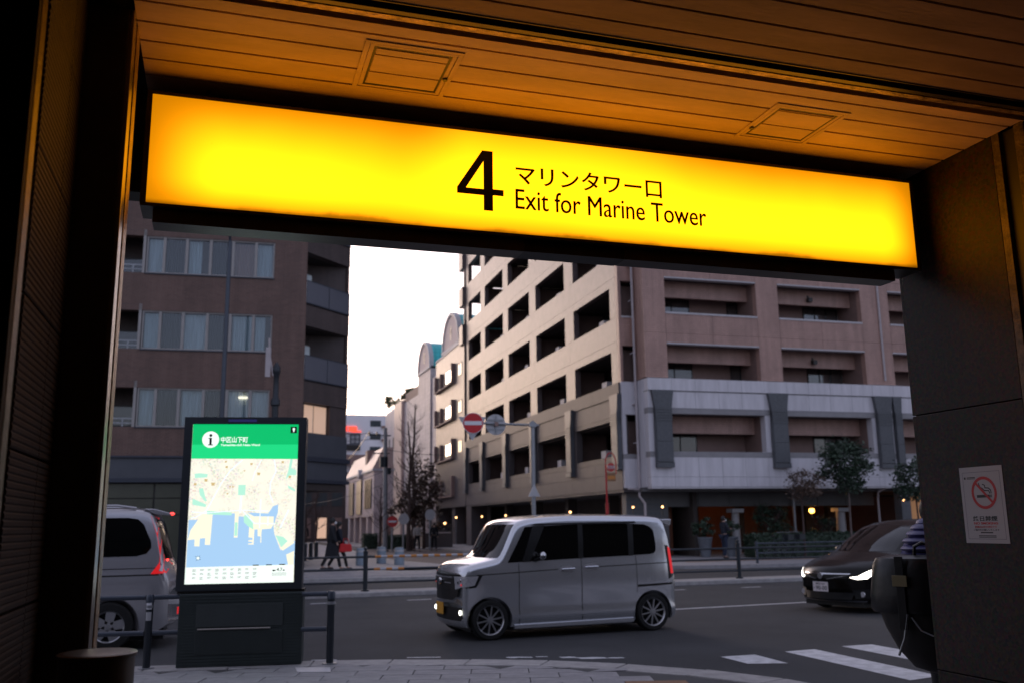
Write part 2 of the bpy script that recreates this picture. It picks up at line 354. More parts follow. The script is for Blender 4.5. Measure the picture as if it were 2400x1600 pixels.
# kerb stones, each a piece
def resample(poly, step):
    out = [Vector(poly[0])]; need = step
    for a, b in zip(poly[:-1], poly[1:]):
        a, b = Vector(a), Vector(b); L = (b-a).length; t = need
        while t <= L: out.append(a+(b-a)*(t/L)); t += step
        need = t-L
    return out
ks = resample(kerb, .9); ki = []
kinv = [Vector(p) for p in off([tuple(p) for p in ks], -.42)]
for i in range(len(ks)-1):
    if ks[i].x < -9: continue
    a, b, c, d = ks[i], ks[i+1], kinv[i+1], kinv[i]
    g = (b-a).normalized()*.006
    z = random.uniform(-.003, .003)
    MB().prism([tuple(a+g), tuple(b-g), tuple(c-g), tuple(d+g)], -.3, z, 'z').build('kerb_stone', 'kerb', pave, bevel=.012)
def inside(p, poly):
    r = False; j = len(poly)-1
    for i in range(len(poly)):
        a, b = poly[i], poly[j]
        if (a[1] > p[1]) != (b[1] > p[1]) and p[0] < (b[0]-a[0])*(p[1]-a[1])/(b[1]-a[1])+a[0]: r = not r
        j = i
    return r
inn = off(kerb, -.44) + [(5.2, 4.7), (-30, 4.7)]
sl = [MB().box(-.295, .295, -.146, .146, -.05, 0).mesh('slab', 'slab', bevel=.006) for k in range(1)][0]
ang = R(-17); ca, sa = cos(ang), sin(ang); nsl = 0; rest = MB()
for j in range(-34, 34):
    for i in range(-18, 18):
        u = i*.6+(.3 if j % 2 else 0); w = j*.3
        x, y = 1.0+u*ca-w*sa, 9.6+u*sa+w*ca
        cs = [(x+du*ca-dv*sa, y+du*sa+dv*ca) for du, dv in ((-.3, -.15), (.3, -.15), (.3, .15), (-.3, .15))]
        if x < -4.5 or y < 4.75: continue
        n_in = sum(inside(c, inn) for c in cs)
        if n_in == 0: continue
        tact = 3.9 < x < 5.3 and y < 8.75-(x-3.9)*.25
        z = random.uniform(-.0035, .0015)
        if n_in == 4 and y > 6.9 and nsl < 290:
            o = inst(sl, 'slab', pave, (x, y, z), (random.uniform(-.003, .003), random.uniform(-.003, .003), ang)); nsl += 1
            if tact: o.data = o.data.copy() if 'tactile_mesh' not in globals() else tactile_mesh; tactile_mesh = o.data; o.data.materials[0] = M['tactile']
        elif n_in == 4 or y > 9:
            cc = [c for c in cs]
            if n_in < 4:   # cut slab against the kerb
                cc = [c if inside(c, inn) else tuple(Vector(c)+(Vector((x, y))-Vector(c))*.55) for c in cs]
            g = [tuple(Vector(c)+(Vector((x, y))-Vector(c)).normalized()*.006) for c in cc]
            rest.prism(g, -.05, z-.001, 'z')
tag(rest.build('cut_slabs', 'slab', pave), kind='stuff')
MB().prism([(.89, 10.69), (1.25, 10.57), (1.22, 10.23), (.89, 10.37)], -.03, .006, 'z').build('pale_slab', 'coping', pave)
# opposite pavement with its corner, and the side street
p2a = [(-80, 29.2), (2.6, 28.5), (6.4, 27.9), (8.0, 28.7), (8.9, 30.2), (9.2, 32.5), (8.7, 36), (7.9, 41), (7.6, 48), (8.4, 60), (9.0, 120), (-80, 120)]
op = struct('opposite_pavement')
MB().prism(off(p2a[:11], .22)[:11] + [(-80, 119.8)], -.3, -.012, 'z').build('paving', 'slab', op)
MB().prism(p2a, -.3, -.02, 'z').build('kerb_edge', 'kerb', op)
# paving joints as real grooves: slabs near the corner
fs = MB().box(-.445, .445, -.295, .295, -.03, 0).mesh('slab', 'slab')
for j in range(9):
    for i in range(22):
        x, y = -3.2+i*.91+(.45 if j % 2 else 0), 29.35+j*.61
        if x > 7.6: continue
        inst(fs, 'slab', op, (x, y, random.uniform(-.001, .004)))
MB().lathe([(0, .005), (1.25, .005)], (6.6, 32.9, 0), 20).build('tactile_patch', 'tactile', op)
p2b = [(90, 28.5), (18.6, 29.0), (15.6, 29.6), (14.1, 31.0), (13.6, 33.5), (13.9, 38), (14.2, 60), (12.4, 64), (10.2, 66), (9.6, 120), (90, 120)]
op2 = struct('opposite_pavement')
MB().prism(p2b, -.3, 0.0, 'z').build('paving', 'slab', op2)
MB().prism(off(p2b[:10], -.2)[:10] + [(90, 119), (91, 28)], -.3, -.02, 'z').build('kerb_edge', 'kerb', op2)
MB().box(17, 40, 31.9, 32.2, 0, .006).build('tactile_strip', 'tactile', op2)
tag(MB().prism([(9.35, 29.5), (13.5, 29.5), (13.3, 40), (13.9, 62), (9.4, 66), (8.1, 48), (9.3, 34)], RZ-.01, RZ+.004, 'z').build('side_street', 'asphalt2'), kind='structure')
# median and painted markings
md = struct('median')
MB().box(-60, 60, 22.15, 23.05, -.3, RZ+.10).build('kerb_edge', 'kerb', md, bevel=.02)
def paint(q, name='road_marking', z=RZ+.004):
    mb = MB()
    for p in q: mb.add([(x, y, z) for x, y in p], [tuple(range(len(p)))])
    return tag(mb.build(name, 'line'), kind='structure')
paint([[(5.93, 10.42), (6.41, 10.42), (6.37, 9.66), (5.93, 9.80)]], 'zebra_stripe')
paint([[(6.89, 10.5), (7.36, 10.55), (7.30, 8.3), (6.83, 8.2)]], 'zebra_stripe')
for k in range(2, 8): paint([[(5.92+.962*k, 10.65), (6.39+.962*k, 10.65), (6.34+.962*k, 7.2), (5.87+.962*k, 7.2)]], 'zebra_stripe')
paint([[(6.4, 16.02), (11.5, 16.42), (11.5, 16.54), (6.4, 16.14)], [(-9, 15.2), (-4, 15.4), (-4, 15.52), (-9, 15.32)], [(-19, 14.9), (-14, 15.05), (-14, 15.17), (-19, 15.02)], [(16, 16.8), (21, 17.1), (21, 17.22), (16, 16.92)]], 'lane_line')
q = []
for i in range(-20, 40): q.append([(3.17+i*1.12-10, 23.3), (3.95+i*1.12-10, 23.3), (3.95+i*1.12-10, 23.42), (3.17+i*1.12-10, 23.42)])
for i in range(-8, 18): q.append([(12.0+i*2.1-10, 20.68), (12.55+i*2.1-10, 20.70), (12.55+i*2.1-10, 20.80), (12.0+i*2.1-10, 20.78)])
paint(q, 'dashed_line')
q = []
for (x0, x1, y, w) in ((2.35, 2.75, 11.86, .07), (3.5, 3.80, 11.38, .10), (3.86, 4.0, 11.3, .06), (4.12, 4.3, 11.12, .14), (4.3, 4.62, 10.98, .15), (4.64, 4.82, 10.86, .08), (1.2, 1.5, 12.1, .05)):
    n = 7; top = [(x0+(x1-x0)*i/n, y-(x0+(x1-x0)*i/n-x0)*.33+w*random.uniform(.3, .6)) for i in range(n+1)]
    bot = [(x0+(x1-x0)*i/n, y-(x0+(x1-x0)*i/n-x0)*.33-w*random.uniform(.3, .6)) for i in range(n, -1, -1)]
    q.append(top+bot)
paint(q, 'worn_marking')

# ================================================================== STATION ENTRANCE
ZC = 3.57
tag(B(-2.6, 6.4, -5, 4.72, -.3, -.004, 'station_floor', 'floor'), kind='structure')
ceil = struct('ceiling')
def plank(y0, y1, x0=-.41, x1=3.998, z=ZC):
    m = MB().box(x0, x1, y0, y1, z, z+.02)
    return m.build('plank', 'plank', ceil, bevel=.0015)
yb = [3.537, 3.625, 3.788, 3.951, 4.114, 4.277, 4.44, 4.57]
H1 = (.525, .968, 3.672, 4.130); H2 = (2.612, 3.052, 3.715, 4.139)
for a, b in zip(yb[:-1], yb[1:]):
    plank(a+.007, b-.007)
ya = [3.358-.1655*k for k in range(0, 26)]
ya[0] = 3.352
yy_ = [3.238, 3.073, 2.905, 2.739]
while yy_[-1] > -4.9: yy_.append(yy_[-1]-.166)
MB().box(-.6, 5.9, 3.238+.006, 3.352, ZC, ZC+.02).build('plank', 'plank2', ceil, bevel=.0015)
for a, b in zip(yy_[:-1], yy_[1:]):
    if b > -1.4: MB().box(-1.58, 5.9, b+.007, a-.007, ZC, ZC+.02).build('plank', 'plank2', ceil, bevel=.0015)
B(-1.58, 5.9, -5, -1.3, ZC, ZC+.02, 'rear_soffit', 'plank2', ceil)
B(-2.5, 5.9, -5, 4.57, ZC+.055, ZC+.09, 'void_board', 'plank_dark', ceil)
# shutter slot: dark gap with a thin edge strip and a rusty guide
B(-.6, 4.0, 3.409, 3.437, ZC-.004, ZC+.03, 'edge_strip', 'bronze', ceil)
B(-.41, 4.0, 3.463, 3.498, ZC+.004, ZC+.03, 'shutter_guide', 'rust', ceil)
B(-.41, 4.0, 3.528, 3.537, ZC-.006, ZC+.03, 'edge_strip', 'plank', ceil)
B(-.6, 4.0, 3.3525, 3.358, ZC-.004, ZC+.03, 'edge_strip', 'bronze', ceil)
# access hatches
def hatch(x0, x1, y0, y1, lab, knob):
    t = thing('ceiling_hatch', lab, 'ceiling hatch', ((x0+x1)/2, (y0+y1)/2, ZC), 0, 'access hatches in the plank ceiling')
    cx, cy = (x0+x1)/2, (y0+y1)/2; a, b = (x1-x0)/2, (y1-y0)/2
    def ring(a, b, w, z0, z1, nm, m='plank'):
        mb = MB()
        mb.box(-a, a, -b, -b+w, z0, z1).box(-a, a, b-w, b, z0, z1).box(-a, -a+w, -b+w, b-w, z0, z1).box(a-w, a, -b+w, b-w, z0, z1)
        return mb.build(nm, m, t, bevel=.001)
    ring(a, b, .022, -.005, -.001, 'outer_frame'); ring(a-.026, b-.026, .018, -.0035, -.001, 'inner_frame')
    ring(a-.0455, b-.0455, .010, -.0015, -.0005, 'seal', 'black')
    ys = [y-cy for y in yb if -b+.06 < y-cy < b-.06]; e = [-b+.058]+ys+[b-.058]
    for p, q in zip(e[:-1], e[1:]): B(-a+.058, a-.058, p+.005, q-.005, -.004, -.0008, 'plank', 'plank', t)
    MB().lathe([(.012, -.012), (.012, 0), (.001, 0)], knob, 12).build('knob', 'bronze', t)
hatch(*H1, 'square ceiling hatch above the left half of the yellow sign', (.19, .03, 0))
hatch(*H2, 'square ceiling hatch above the right end of the yellow sign', (-.19, .08, 0))

# exit sign: light box with emitting face
SIGN_K = 2 ** -EXPO
def sign_mat():
    m, n, l, b = _mat('backlit_yellow_film')
    tc = n.new('ShaderNodeTexCoord'); sp = n.new('ShaderNodeSeparateXYZ'); l.new(tc.outputs['Object'], sp.inputs[0])
    nz = n.new('ShaderNodeTexNoise'); nz.inputs['Scale'].default_value = 1.3; nz.inputs['Detail'].default_value = 2; l.new(tc.outputs['Object'], nz.inputs[0])
    def mr(inp, a, b_, c=0., d=1., t='SMOOTHSTEP'):
        k = n.new('ShaderNodeMapRange'); k.interpolation_type = t; k.inputs[1].default_value = a; k.inputs[2].default_value = b_; k.inputs[3].default_value = c; k.inputs[4].default_value = d
        l.new(inp, k.inputs[0]); return k.outputs[0]
    def ma(op, a, b_=None):
        k = n.new('ShaderNodeMath'); k.operation = op
        for i, q in enumerate((a, b_)):
            if q is None: continue
            if isinstance(q, (int, float)): k.inputs[i].default_value = q
            else: l.new(q, k.inputs[i])
        return k.outputs[0]
    x, z = sp.outputs[0], sp.outputs[2]
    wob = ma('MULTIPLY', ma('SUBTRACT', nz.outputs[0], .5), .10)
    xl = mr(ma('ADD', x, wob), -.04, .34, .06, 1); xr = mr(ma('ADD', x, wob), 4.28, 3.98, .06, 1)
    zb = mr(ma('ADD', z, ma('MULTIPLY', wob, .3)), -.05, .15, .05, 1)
    # uneven tube glow painted into the emission, reaching higher in the middle
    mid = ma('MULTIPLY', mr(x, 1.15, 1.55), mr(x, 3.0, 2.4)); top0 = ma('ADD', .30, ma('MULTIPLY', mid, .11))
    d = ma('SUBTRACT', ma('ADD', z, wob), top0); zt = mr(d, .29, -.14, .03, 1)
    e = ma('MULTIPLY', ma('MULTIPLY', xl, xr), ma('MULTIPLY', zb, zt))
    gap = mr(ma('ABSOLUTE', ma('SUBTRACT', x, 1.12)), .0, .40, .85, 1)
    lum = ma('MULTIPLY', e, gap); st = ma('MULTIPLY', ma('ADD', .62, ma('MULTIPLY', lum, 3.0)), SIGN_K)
    # dirt lying along the lower edge
    nd = n.new('ShaderNodeTexNoise'); nd.inputs['Scale'].default_value = 9; nd.inputs['Detail'].default_value = 8; nd.inputs['Roughness'].default_value = .75; l.new(tc.outputs['Object'], nd.inputs[0])
    nl = n.new('ShaderNodeTexNoise'); nl.inputs['Scale'].default_value = 1.7; nl.inputs['Detail'].default_value = 4; l.new(tc.outputs['Object'], nl.inputs[0])
    am = ma('MULTIPLY', mr(nl.outputs[0], .38, .66), ma('MULTIPLY', nd.outputs[0], .040))
    dirt = mr(ma('SUBTRACT', z, am), -.012, .022, .32, 1)
    vo = n.new('ShaderNodeTexVoronoi'); vo.inputs['Scale'].default_value = 9; l.new(tc.outputs['Object'], vo.inputs[0]); spk = mr(vo.outputs['Distance'], .008, .022, .7, 1)
    st = ma('MULTIPLY', ma('MULTIPLY', st, dirt), spk)
    b.inputs['Base Color'].default_value = (.25, .09, .005, 1); b.inputs['Emission Color'].default_value = (1, .3, .0018, 1)
    mc = n.new('ShaderNodeMix'); mc.data_type = 'RGBA'; mc.inputs[6].default_value = (1, .325, .001, 1); mc.inputs[7].default_value = (1, .34, .003, 1); l.new(mr(lum, .02, .30), mc.inputs[0]); l.new(mc.outputs[2], b.inputs['Emission Color'])
    l.new(st, b.inputs['Emission Strength']); b.inputs['Roughness'].default_value = .4
    return m
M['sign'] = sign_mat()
sg = thing('exit_sign', 'long glowing yellow exit sign with black number 4 hanging below the ceiling', 'sign', (-.37, 4.27, 2.945))
SL, SH = 4.245, .528
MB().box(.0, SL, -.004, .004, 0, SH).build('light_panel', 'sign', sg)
fr = MB(); fr.box(-.024, SL+.026, -.008, .19, -.016, 0).box(-.024, SL+.026, -.008, .19, SH, SH+.016).box(-.024, 0, -.008, .19, 0, SH).box(SL, SL+.026, -.008, .19, 0, SH)
fr.build('frame', 'bronze', sg, bevel=.002)
B(.0, SL, .02, .185, .002, SH-.002, 'housing', 'bronze', sg)
for (a, b) in ((.03, 1.81), (2.37, 4.10)): B(a, b, .02, .15, -.082, -.018, 'lower_rail', 'bronze', sg, .002)
B(1.812, 2.368, .025, .16, -.080, -.018, 'sensor_box', 'black', sg)
for x in (.24, 2.2, 4.05): MB().tube([(x, .1, SH+.016), (x, .1, ZC-2.945)], .009, 8).build('hanger', 'bronze', sg)
ox = .37
def sx(x): return x+ox
def sz(z): return z-2.945
f4 = MB()
P4 = [(1.079, 3.128), (1.081, 3.166), (1.213, 3.374), (1.268, 3.375), (1.268, 3.171), (1.325, 3.171), (1.325, 3.138), (1.268, 3.138), (1.268, 3.054), (1.219, 3.054), (1.219, 3.135), (1.217, 3.168), (1.219, 3.322), (1.127, 3.168), (1.217, 3.168), (1.219, 3.135), (1.13, 3.13)]
def poly_obj(polys, y0, y1, name, m, parent):
    mb = MB()
    for p in polys: mb.prism(p, y0, y1, 'y')
    return mb.build(name, m, parent)
y0, y1 = -.0065, -.0048
stems = [[(1.219, 3.054), (1.268, 3.054), (1.268, 3.375), (1.219, 3.375)], [(1.0795, 3.134), (1.219, 3.134), (1.219, 3.167), (1.0795, 3.167)], [(1.268, 3.138), (1.325, 3.138), (1.325, 3.171), (1.268, 3.171)],
         [(1.0795, 3.167), (1.126, 3.167), (1.219, 3.318), (1.219, 3.375), (1.212, 3.375)]]
poly_obj([[(sx(a), sz(b)) for a, b in p] for p in stems], y0, y1, 'numeral', 'black', sg)
me = fit(text_mesh('マリンタワー口', .1, 'black', 1, .0008), sx(1.392), sx(2.222), sz(3.214), sz(3.318))
inst(me, 'japanese_lettering', sg, (-.0008, -.0058, 0)); inst(me, 'japanese_lettering', sg, (.0010, -.0060, .0006))
me = fit(text_mesh('Exit for Marine Tower', .1, 'black', .8, 0), sx(1.389), sx(2.486), sz(3.078), sz(3.187))
inst(me, 'english_lettering', sg, (-.0009, -.0058, 0)); inst(me, 'english_lettering', sg, (.0012, -.0060, .0004))

# right granite wall, its slabs and the shutter jambs
gw = thing('granite_wall', 'dark red granite wall along the right side of the exit', 'wall', (4.0, 3.7, 0))
for (za, zb_) in ((0, .643), (.649, 2.106), (2.112, ZC-.001)):
    B(.0, .03, .055, .845, za, zb_, 'granite_slab', 'granite', gw, .003)
    B(.004, .03, .849, .872, za, zb_, 'granite_edge', 'granite', gw, .002)
B(.03, 3.0, .02, .87, 0, 5.0, 'core', 'darkwall', gw)
B(-.004, .03, .0, .05, 0, ZC-.001, 'metal_jamb', 'jamb', gw, .002)
B(.02, .06, -.10, .0, 0, ZC-.001, 'shutter_channel', 'black', gw)
B(-.004, .03, -.165, -.10, 0, ZC-.001, 'metal_jamb', 'jamb', gw, .002)
B(.05, .1, -8.7, -.165, 0, ZC-.001, 'wall_panel', 'granite', gw)
# no smoking poster on it (poster plane faces -X)
ps = thing('no_smoking_poster', 'white no smoking poster taped on the dark granite wall', 'poster', (3.998, 4.240, 1.364), -pi/2)
PW, PH = .301, .413
MB().box(0, PW, -.0008, 0, 0, PH).build('sheet', 'noodle', ps)
bd = MB()
for (a, b, c, d) in ((.02, PW-.02, .022, .0235), (.02, PW-.02, PH-.030, -1), (.02, -2, .022, PH-.03), (PW-.0215, -2, .022, PH-.03)):
    if d == -1: bd.box(a, b, -.0012, -.0009, c, c+.0015)
    elif b == -2: bd.box(a, a+.0015, -.0012, -.0009, c, d)
    else: bd.box(a, b, -.0012, -.0009, c, d)
bd.build('border', 'inkblue', ps)
rg = MB(); cx, cz, n = PW*.54, PH*.655, 36
for k in range(n):
    a, b = 2*pi*k/n, 2*pi*(k+1)/n; ro, ri = .088, .072
    rg.prism([(cx+ro*cos(a), cz+ro*sin(a)), (cx+ro*cos(b), cz+ro*sin(b)), (cx+ri*cos(b), cz+ri*sin(b)), (cx+ri*cos(a), cz+ri*sin(a))], -.0016, -.001, 'y')
stroke(rg, [(cx-.055, cz+.055), (cx+.055, cz-.055)], .013, -.0019, -.001)
rg.build('prohibition_ring', 'inkred', ps)
ci = MB(); ci.box(cx-.052, cx+.038, -.0014, -.001, cz-.026, cz-.011).box(cx+.041, cx+.045, -.0014, -.001, cz-.026, cz-.011).box(cx+.048, cx+.052, -.0014, -.001, cz-.026, cz-.011)
stroke(ci, [(cx-.032, cz+.052), (cx-.026, cz+.032), (cx-.008, cz+.022), (cx+.004, cz+.012), (cx+.034, cz+.010), (cx+.040, cz-.004)], .006, -.0014, -.001)
stroke(ci, [(cx-.006, cz+.046), (cx+.008, cz+.040), (cx+.010, cz+.026), (cx+.034, cz+.024), (cx+.048, cz+.012), (cx+.049, cz-.004)], .006, -.0014, -.001)
ci.build('cigarette_symbol', 'inkblack', ps)
inst(fit(text_mesh('終日禁煙', .04, 'inkblack', 1, .0009, ext=.0002), .065, .235, .118, .146), 'japanese_lettering', ps, (0, -.0012, 0))
inst(fit(text_mesh('NO SMOKING', .02, 'inkred', 1, .0007, ext=.0002), .069, .236, .100, .113), 'english_lettering', ps, (0, -.0012, 0))
inst(fit(text_mesh('駅構内は終日禁煙です', .02, 'inkred', 1, .0002, ext=.0002), .073, .225, .082, .093), 'small_lettering', ps, (0, -.0012, 0))
inst(fit(text_mesh('ご協力をお願いいたします', .02, 'inkblack', 1, .0002, ext=.0002), .062, .240, .066, .077), 'small_lettering', ps, (0, -.0012, 0))
mb = MB().box(.110, .195, -.0013, -.0009, .054, .060).box(.095, .215, -.0013, -.0009, .037, .042).box(.095, .215, -.0013, -.0009, .030, .033).box(.03, .042, -.0013, -.0009, .347, .359).box(.05, .11, -.0013, -.0009, .353, .358).box(.05, .11, -.0013, -.0009, .347, .350)
mb.build('small_print', 'inkblack', ps)

# left side: ribbed tile wall, column with bright edge trims, near pier
lw = thing('ribbed_tile_wall', 'dark ribbed tile wall at the left of the entrance passage', 'wall', (-.59, 0, 0))
ribs = {}
def ribpanel(y0, y1, z0, z1):
    mb = MB(); n = max(1, int(round((z1-z0-.008)/.0225))); h = (z1-z0-.008)/n; zz = z0+.004
    for k in range(n):
        a, b = zz+k*h, zz+(k+1)*h
        mb.prism([(-.02, a), (.008, a), (.012, a+h*.25), (.012, b-h*.25), (.008, b), (-.02, b)], y0+.003, y1-.003, 'y')
    return mb
zs = [3.57, 3.15, 2.675, 2.20, 1.735, 1.26, .79, .32, 0.0]
for (ya_, yb_) in ((2.985, 3.44), (3.44, 3.695)):
    for zt, zb_ in zip(zs[:-1], zs[1:]): ribpanel(ya_, yb_, zb_, zt).build('tile_panel', 'rib', lw)
B(-2.0, -.021, 2.5, 4.55, 0, ZC, 'core', 'darkwall', lw)
pr = thing('dark_pier', 'flat dark pier with a metal edge at the far left', 'pier', (-.5, 0, 0))
B(-1.6, .0, 2.44, 2.47, 0, ZC-.001, 'front_panel', 'pier', pr); B(-1.6, -.1, 2.472, 2.98, 0, ZC-.001, 'pier_body', 'pier', pr)
B(-.09, .002, 2.472, 2.535, 0, ZC-.001, 'metal_edge', 'jamb', pr, .003)
swb = thing('switch_box', 'dark metal control box with orange label at the bottom left', 'control box', (-1.09, 2.438, 1.14), -pi/2)
B(0, .03, 0, .33, 0, .28, 'case', 'bronze', swb, .004); B(.0301, .032, .22, .31, .075, .11, 'orange_label', 'orange', swb); B(.0301, .032, .22, .31, .015, .07, 'grey_label', 'signback', swb)
cl = thing('entrance_column', 'tall dark metal clad column with bright edge trims by the sign', 'column', (-.41, 3.70, 0))
B(-.30, -.016, 0, .28, 0, ZC-.001, 'cladding', 'column', cl, .006)
B(-.018, .0, .004, .10, 0, ZC-.001, 'edge_trim', 'steel', cl, .003)
B(-.030, -.014, .10, .135, 0, ZC-.001, 'trim_gap', 'black', cl)
B(-.018, .002, .135, .245, 0, ZC-.001, 'edge_trim', 'rust', cl, .003)
bn = thing('ash_bin', 'round stainless steel bin with a domed rim at the lower left', 'bin', (-.355, 3.46, 0))
MB().lathe([(.118, .02), (.118, 1.085), (.124, 1.088), (.1245, 1.098), (.120, 1.101)], (0, 0, 0), 40).build('drum', 'column', bn, True)
MB().lathe([(.1195, 1.099), (.09, 1.1025), (.0, 1.1035)], (0, 0, 0), 40).build('lid', 'steel', bn, True)
MB().lathe([(.105, 0), (.105, .02)], (0, 0, 0), 24).build('foot', 'plastic', bn)
ln = thing('entrance_lintel', 'dark beam across the entrance right behind the glowing sign', 'beam', (0, 4.58, 0)); B(-.62, 4.05, 0, .14, 3.10, ZC+.095, 'beam', 'darkwall', ln)
# building shell above and around the passage
B(-1.9, -1.6, -5, 2.43, 0, ZC-.001, 'inner_wall', 'darkwall', lw)
sb = thing('station_building', 'dark station entrance building that frames the whole view', 'building', (0, 0, 0))
B(-9, -2.61, -5.2, 4.5, -.1, 5.2, 'side_block', 'darkwall', sb); B(7.01, 14, -5.2, 4.4, -.1, 5.2, 'side_block', 'darkwall', sb)
B(-2.6, 7.0, -5.2, -5.0, -.1, 5.2, 'rear_wall', 'darkwall', sb); B(-9, 14, -5.2, 4.568, ZC+.10, 5.3, 'roof_slab', 'darkwall', sb)
# ================================================================== RIGHT APARTMENT BUILDING
rb = thing('apartment_building', 'large pink tiled apartment block with open balconies and white lower band on the far corner', 'building', (17.57, 36.0, 0), R(-1.5))
G = .012
def pane_window(parent, x0, x1, z0, z1, y, n=2, cur='curtaing', frm='dframe', lit=None, dy=1, cur2=None):
    """sliding window facing -Y (local): frame (part) with pane and curtain (sub-parts)"""
    w = .045; mb = MB(); mb.box(x0, x1, y-.02, y+.05, z0, z0+w).box(x0, x1, y-.02, y+.05, z1-w, z1)
    for i in range(n+1):
        xx = x0+(x1-x0)*i/n; mb.box(max(x0, xx-w/2), min(x1, xx+w/2), y-.02, y+.05, z0+w, z1-w)
    f = mb.build('window', frm, parent)
    for i in range(n):
        a = x0+(x1-x0)*i/n+w*.6; b = x0+(x1-x0)*(i+1)/n-w*.6
        B(a, b, y+.005, y+.012, z0+w, z1-w, 'pane', GLASS, f)
        c = cur2[i] if cur2 else cur
        if c:
            nn = 14; pts = [(a+(b-a)*k/nn, y+.10+.025*sin(k*2.3+x0*7)+.012*sin(k*5.1)) for k in range(nn+1)]
            cm = MB(); vs = [(p[0], p[1], z0+.02) for p in pts]+[(p[0], p[1]+.01, z1-.02) for p in pts]
            cm.add(vs, [(k, k+1, nn+2+k, nn+1+k) for k in range(nn)]); cm.build('curtain', c, f, True)
    return f
def _glass():
    m, n, l, b = _mat('window_glass')
    tr = n.new('ShaderNodeBsdfTransparent'); gl = n.new('ShaderNodeBsdfGlossy'); mx = n.new('ShaderNodeMixShader'); fr = n.new('ShaderNodeFresnel'); fr.inputs[0].default_value = 1.5
    tr.inputs[0].default_value = (.80, .84, .86, 1); gl.inputs['Roughness'].default_value = .02
    ad = n.new('ShaderNodeMath'); ad.operation = 'ADD'; ad.inputs[1].default_value = .02; l.new(fr.outputs[0], ad.inputs[0])
    l.new(ad.outputs[0], mx.inputs[0]); l.new(tr.outputs[0], mx.inputs[1]); l.new(gl.outputs[0], mx.inputs[2])
    out = [q for q in n if q.type == 'OUTPUT_MATERIAL'][0]; l.new(mx.outputs[0], out.inputs[0]); return m
GLASS = _glass()
M['curtain_warm'] = emit('lit_curtain', (1, .62, .42), .42, (.45, .34, .30)); M['curtain_lit2'] = emit('lit_room_curtain', (1, .40, .12), .10, (.3, .2, .1))
ST = 3.0
NROW = 6
ZB = [7.68+ST*k for k in range(NROW)]          # opening sill heights above the white band
ZT_ALL = 25.8
bays = [(1.08, 5.68, 2), (6.83, 11.30, 2), (12.87, 17.4, 2), (18.5, 23.0, 2)]
xs = [.0] + [q for b in bays for q in b[:2]] + [24.0]
# piers: panels per storey, spandrels: two panels per bay
for k in range(3):                              # the street front above the third row is hidden by the sign
    z0 = ZB[k]; zt = z0+1.60; zj = z0+2.0 if k else z0+2.02
    for i in range(0, len(xs), 2):
        a, b = xs[i], xs[i+1]
        low = 7.70 if k == 0 else ZB[k-1]+2.02
        B(a+G/2, b-G/2, 0, .3, low+G, zj, 'facade_panel', 'pink', rb)
    for (a, b, n) in bays:
        for j in range(n):
            p, q = a+(b-a)*j/n, a+(b-a)*(j+1)/n
            B(p+G/2, q-G/2, .0, .3, zt, zj, 'facade_panel', 'pink', rb)
            B(p+G/2, q-G/2, .0, .3, zj+G, z0+ST-.10, 'facade_panel', 'pink', rb)
        B(a, b, -.03, .3, z0+ST-.10+.002, z0+ST-.02, 'coping', 'coping', rb)
        B(a, b, -.02, .3, zt-.055, zt-.002, 'head_trim', 'coping', rb)
B(0, 24, .002, .3, ZB[2]+ST+.05, ZT_ALL, 'upper_wall', 'pink', rb)
B(-.02, 24.1, .305, .34, 7.7, ZT_ALL-1, 'backing', 'corridor', rb) if False else None
# balcony recesses on the street front
for k in range(3):
    z0 = ZB[k]
    for bi, (a, b, n) in enumerate(bays[:3]):
        B(a, b, .30, 1.75, z0-.20, z0-.14, 'balcony_floor', 'recess', rb); B(a-.01, b+.01, .30, 1.9, z0+1.62, z0+1.75, 'balcony_soffit', 'corridor', rb)
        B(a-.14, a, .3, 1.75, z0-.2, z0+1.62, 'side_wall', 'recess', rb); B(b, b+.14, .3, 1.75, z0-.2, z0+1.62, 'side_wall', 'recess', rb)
        B(a, b, .80, .95, z0+.86, z0+1.62, 'drop_beam', 'pink', rb)
        B(a, b, 1.76, 1.86, z0-1.1, z0+1.62, 'back_wall', 'recess', rb)  # darker than the facade pink; the balcony shade is put into this colour
        if bi == 0: ws = [(a+.25, a+2.05, 2), (b-.55, b-.02, 1)]
        else: ws = [(a+.02, a+.9, 1), (a+2.45, b-.12, 3)]
        for wi, (p, q, nn) in enumerate(ws):
            cc = random.choice(['curtaing', 'curtain', 'curtaing'])
            if k == 0 and bi == 0: cc = 'curtain_lit2'
            pane_window(rb, p, q, z0-1.0, z0+.98, 1.70, nn, cc, cur2=([cc, None, 'curtaing'][:nn] if nn == 3 else None))
        if bi == 1:
            lm = MB().box(a+2.05, a+2.25, .56, .78, z0+1.0, z0+1.2).box(a+2.1, a+2.2, .78, .80, z0+1.05, z0+1.35); lm.build('balcony_lamp', 'dframe', rb)
# narrow downpipe line on the pier
MB().tube([(12.28, -.05, 7.9), (12.28, -.05, 16)], .05, 8).build('downpipe', 'pipe', rb)
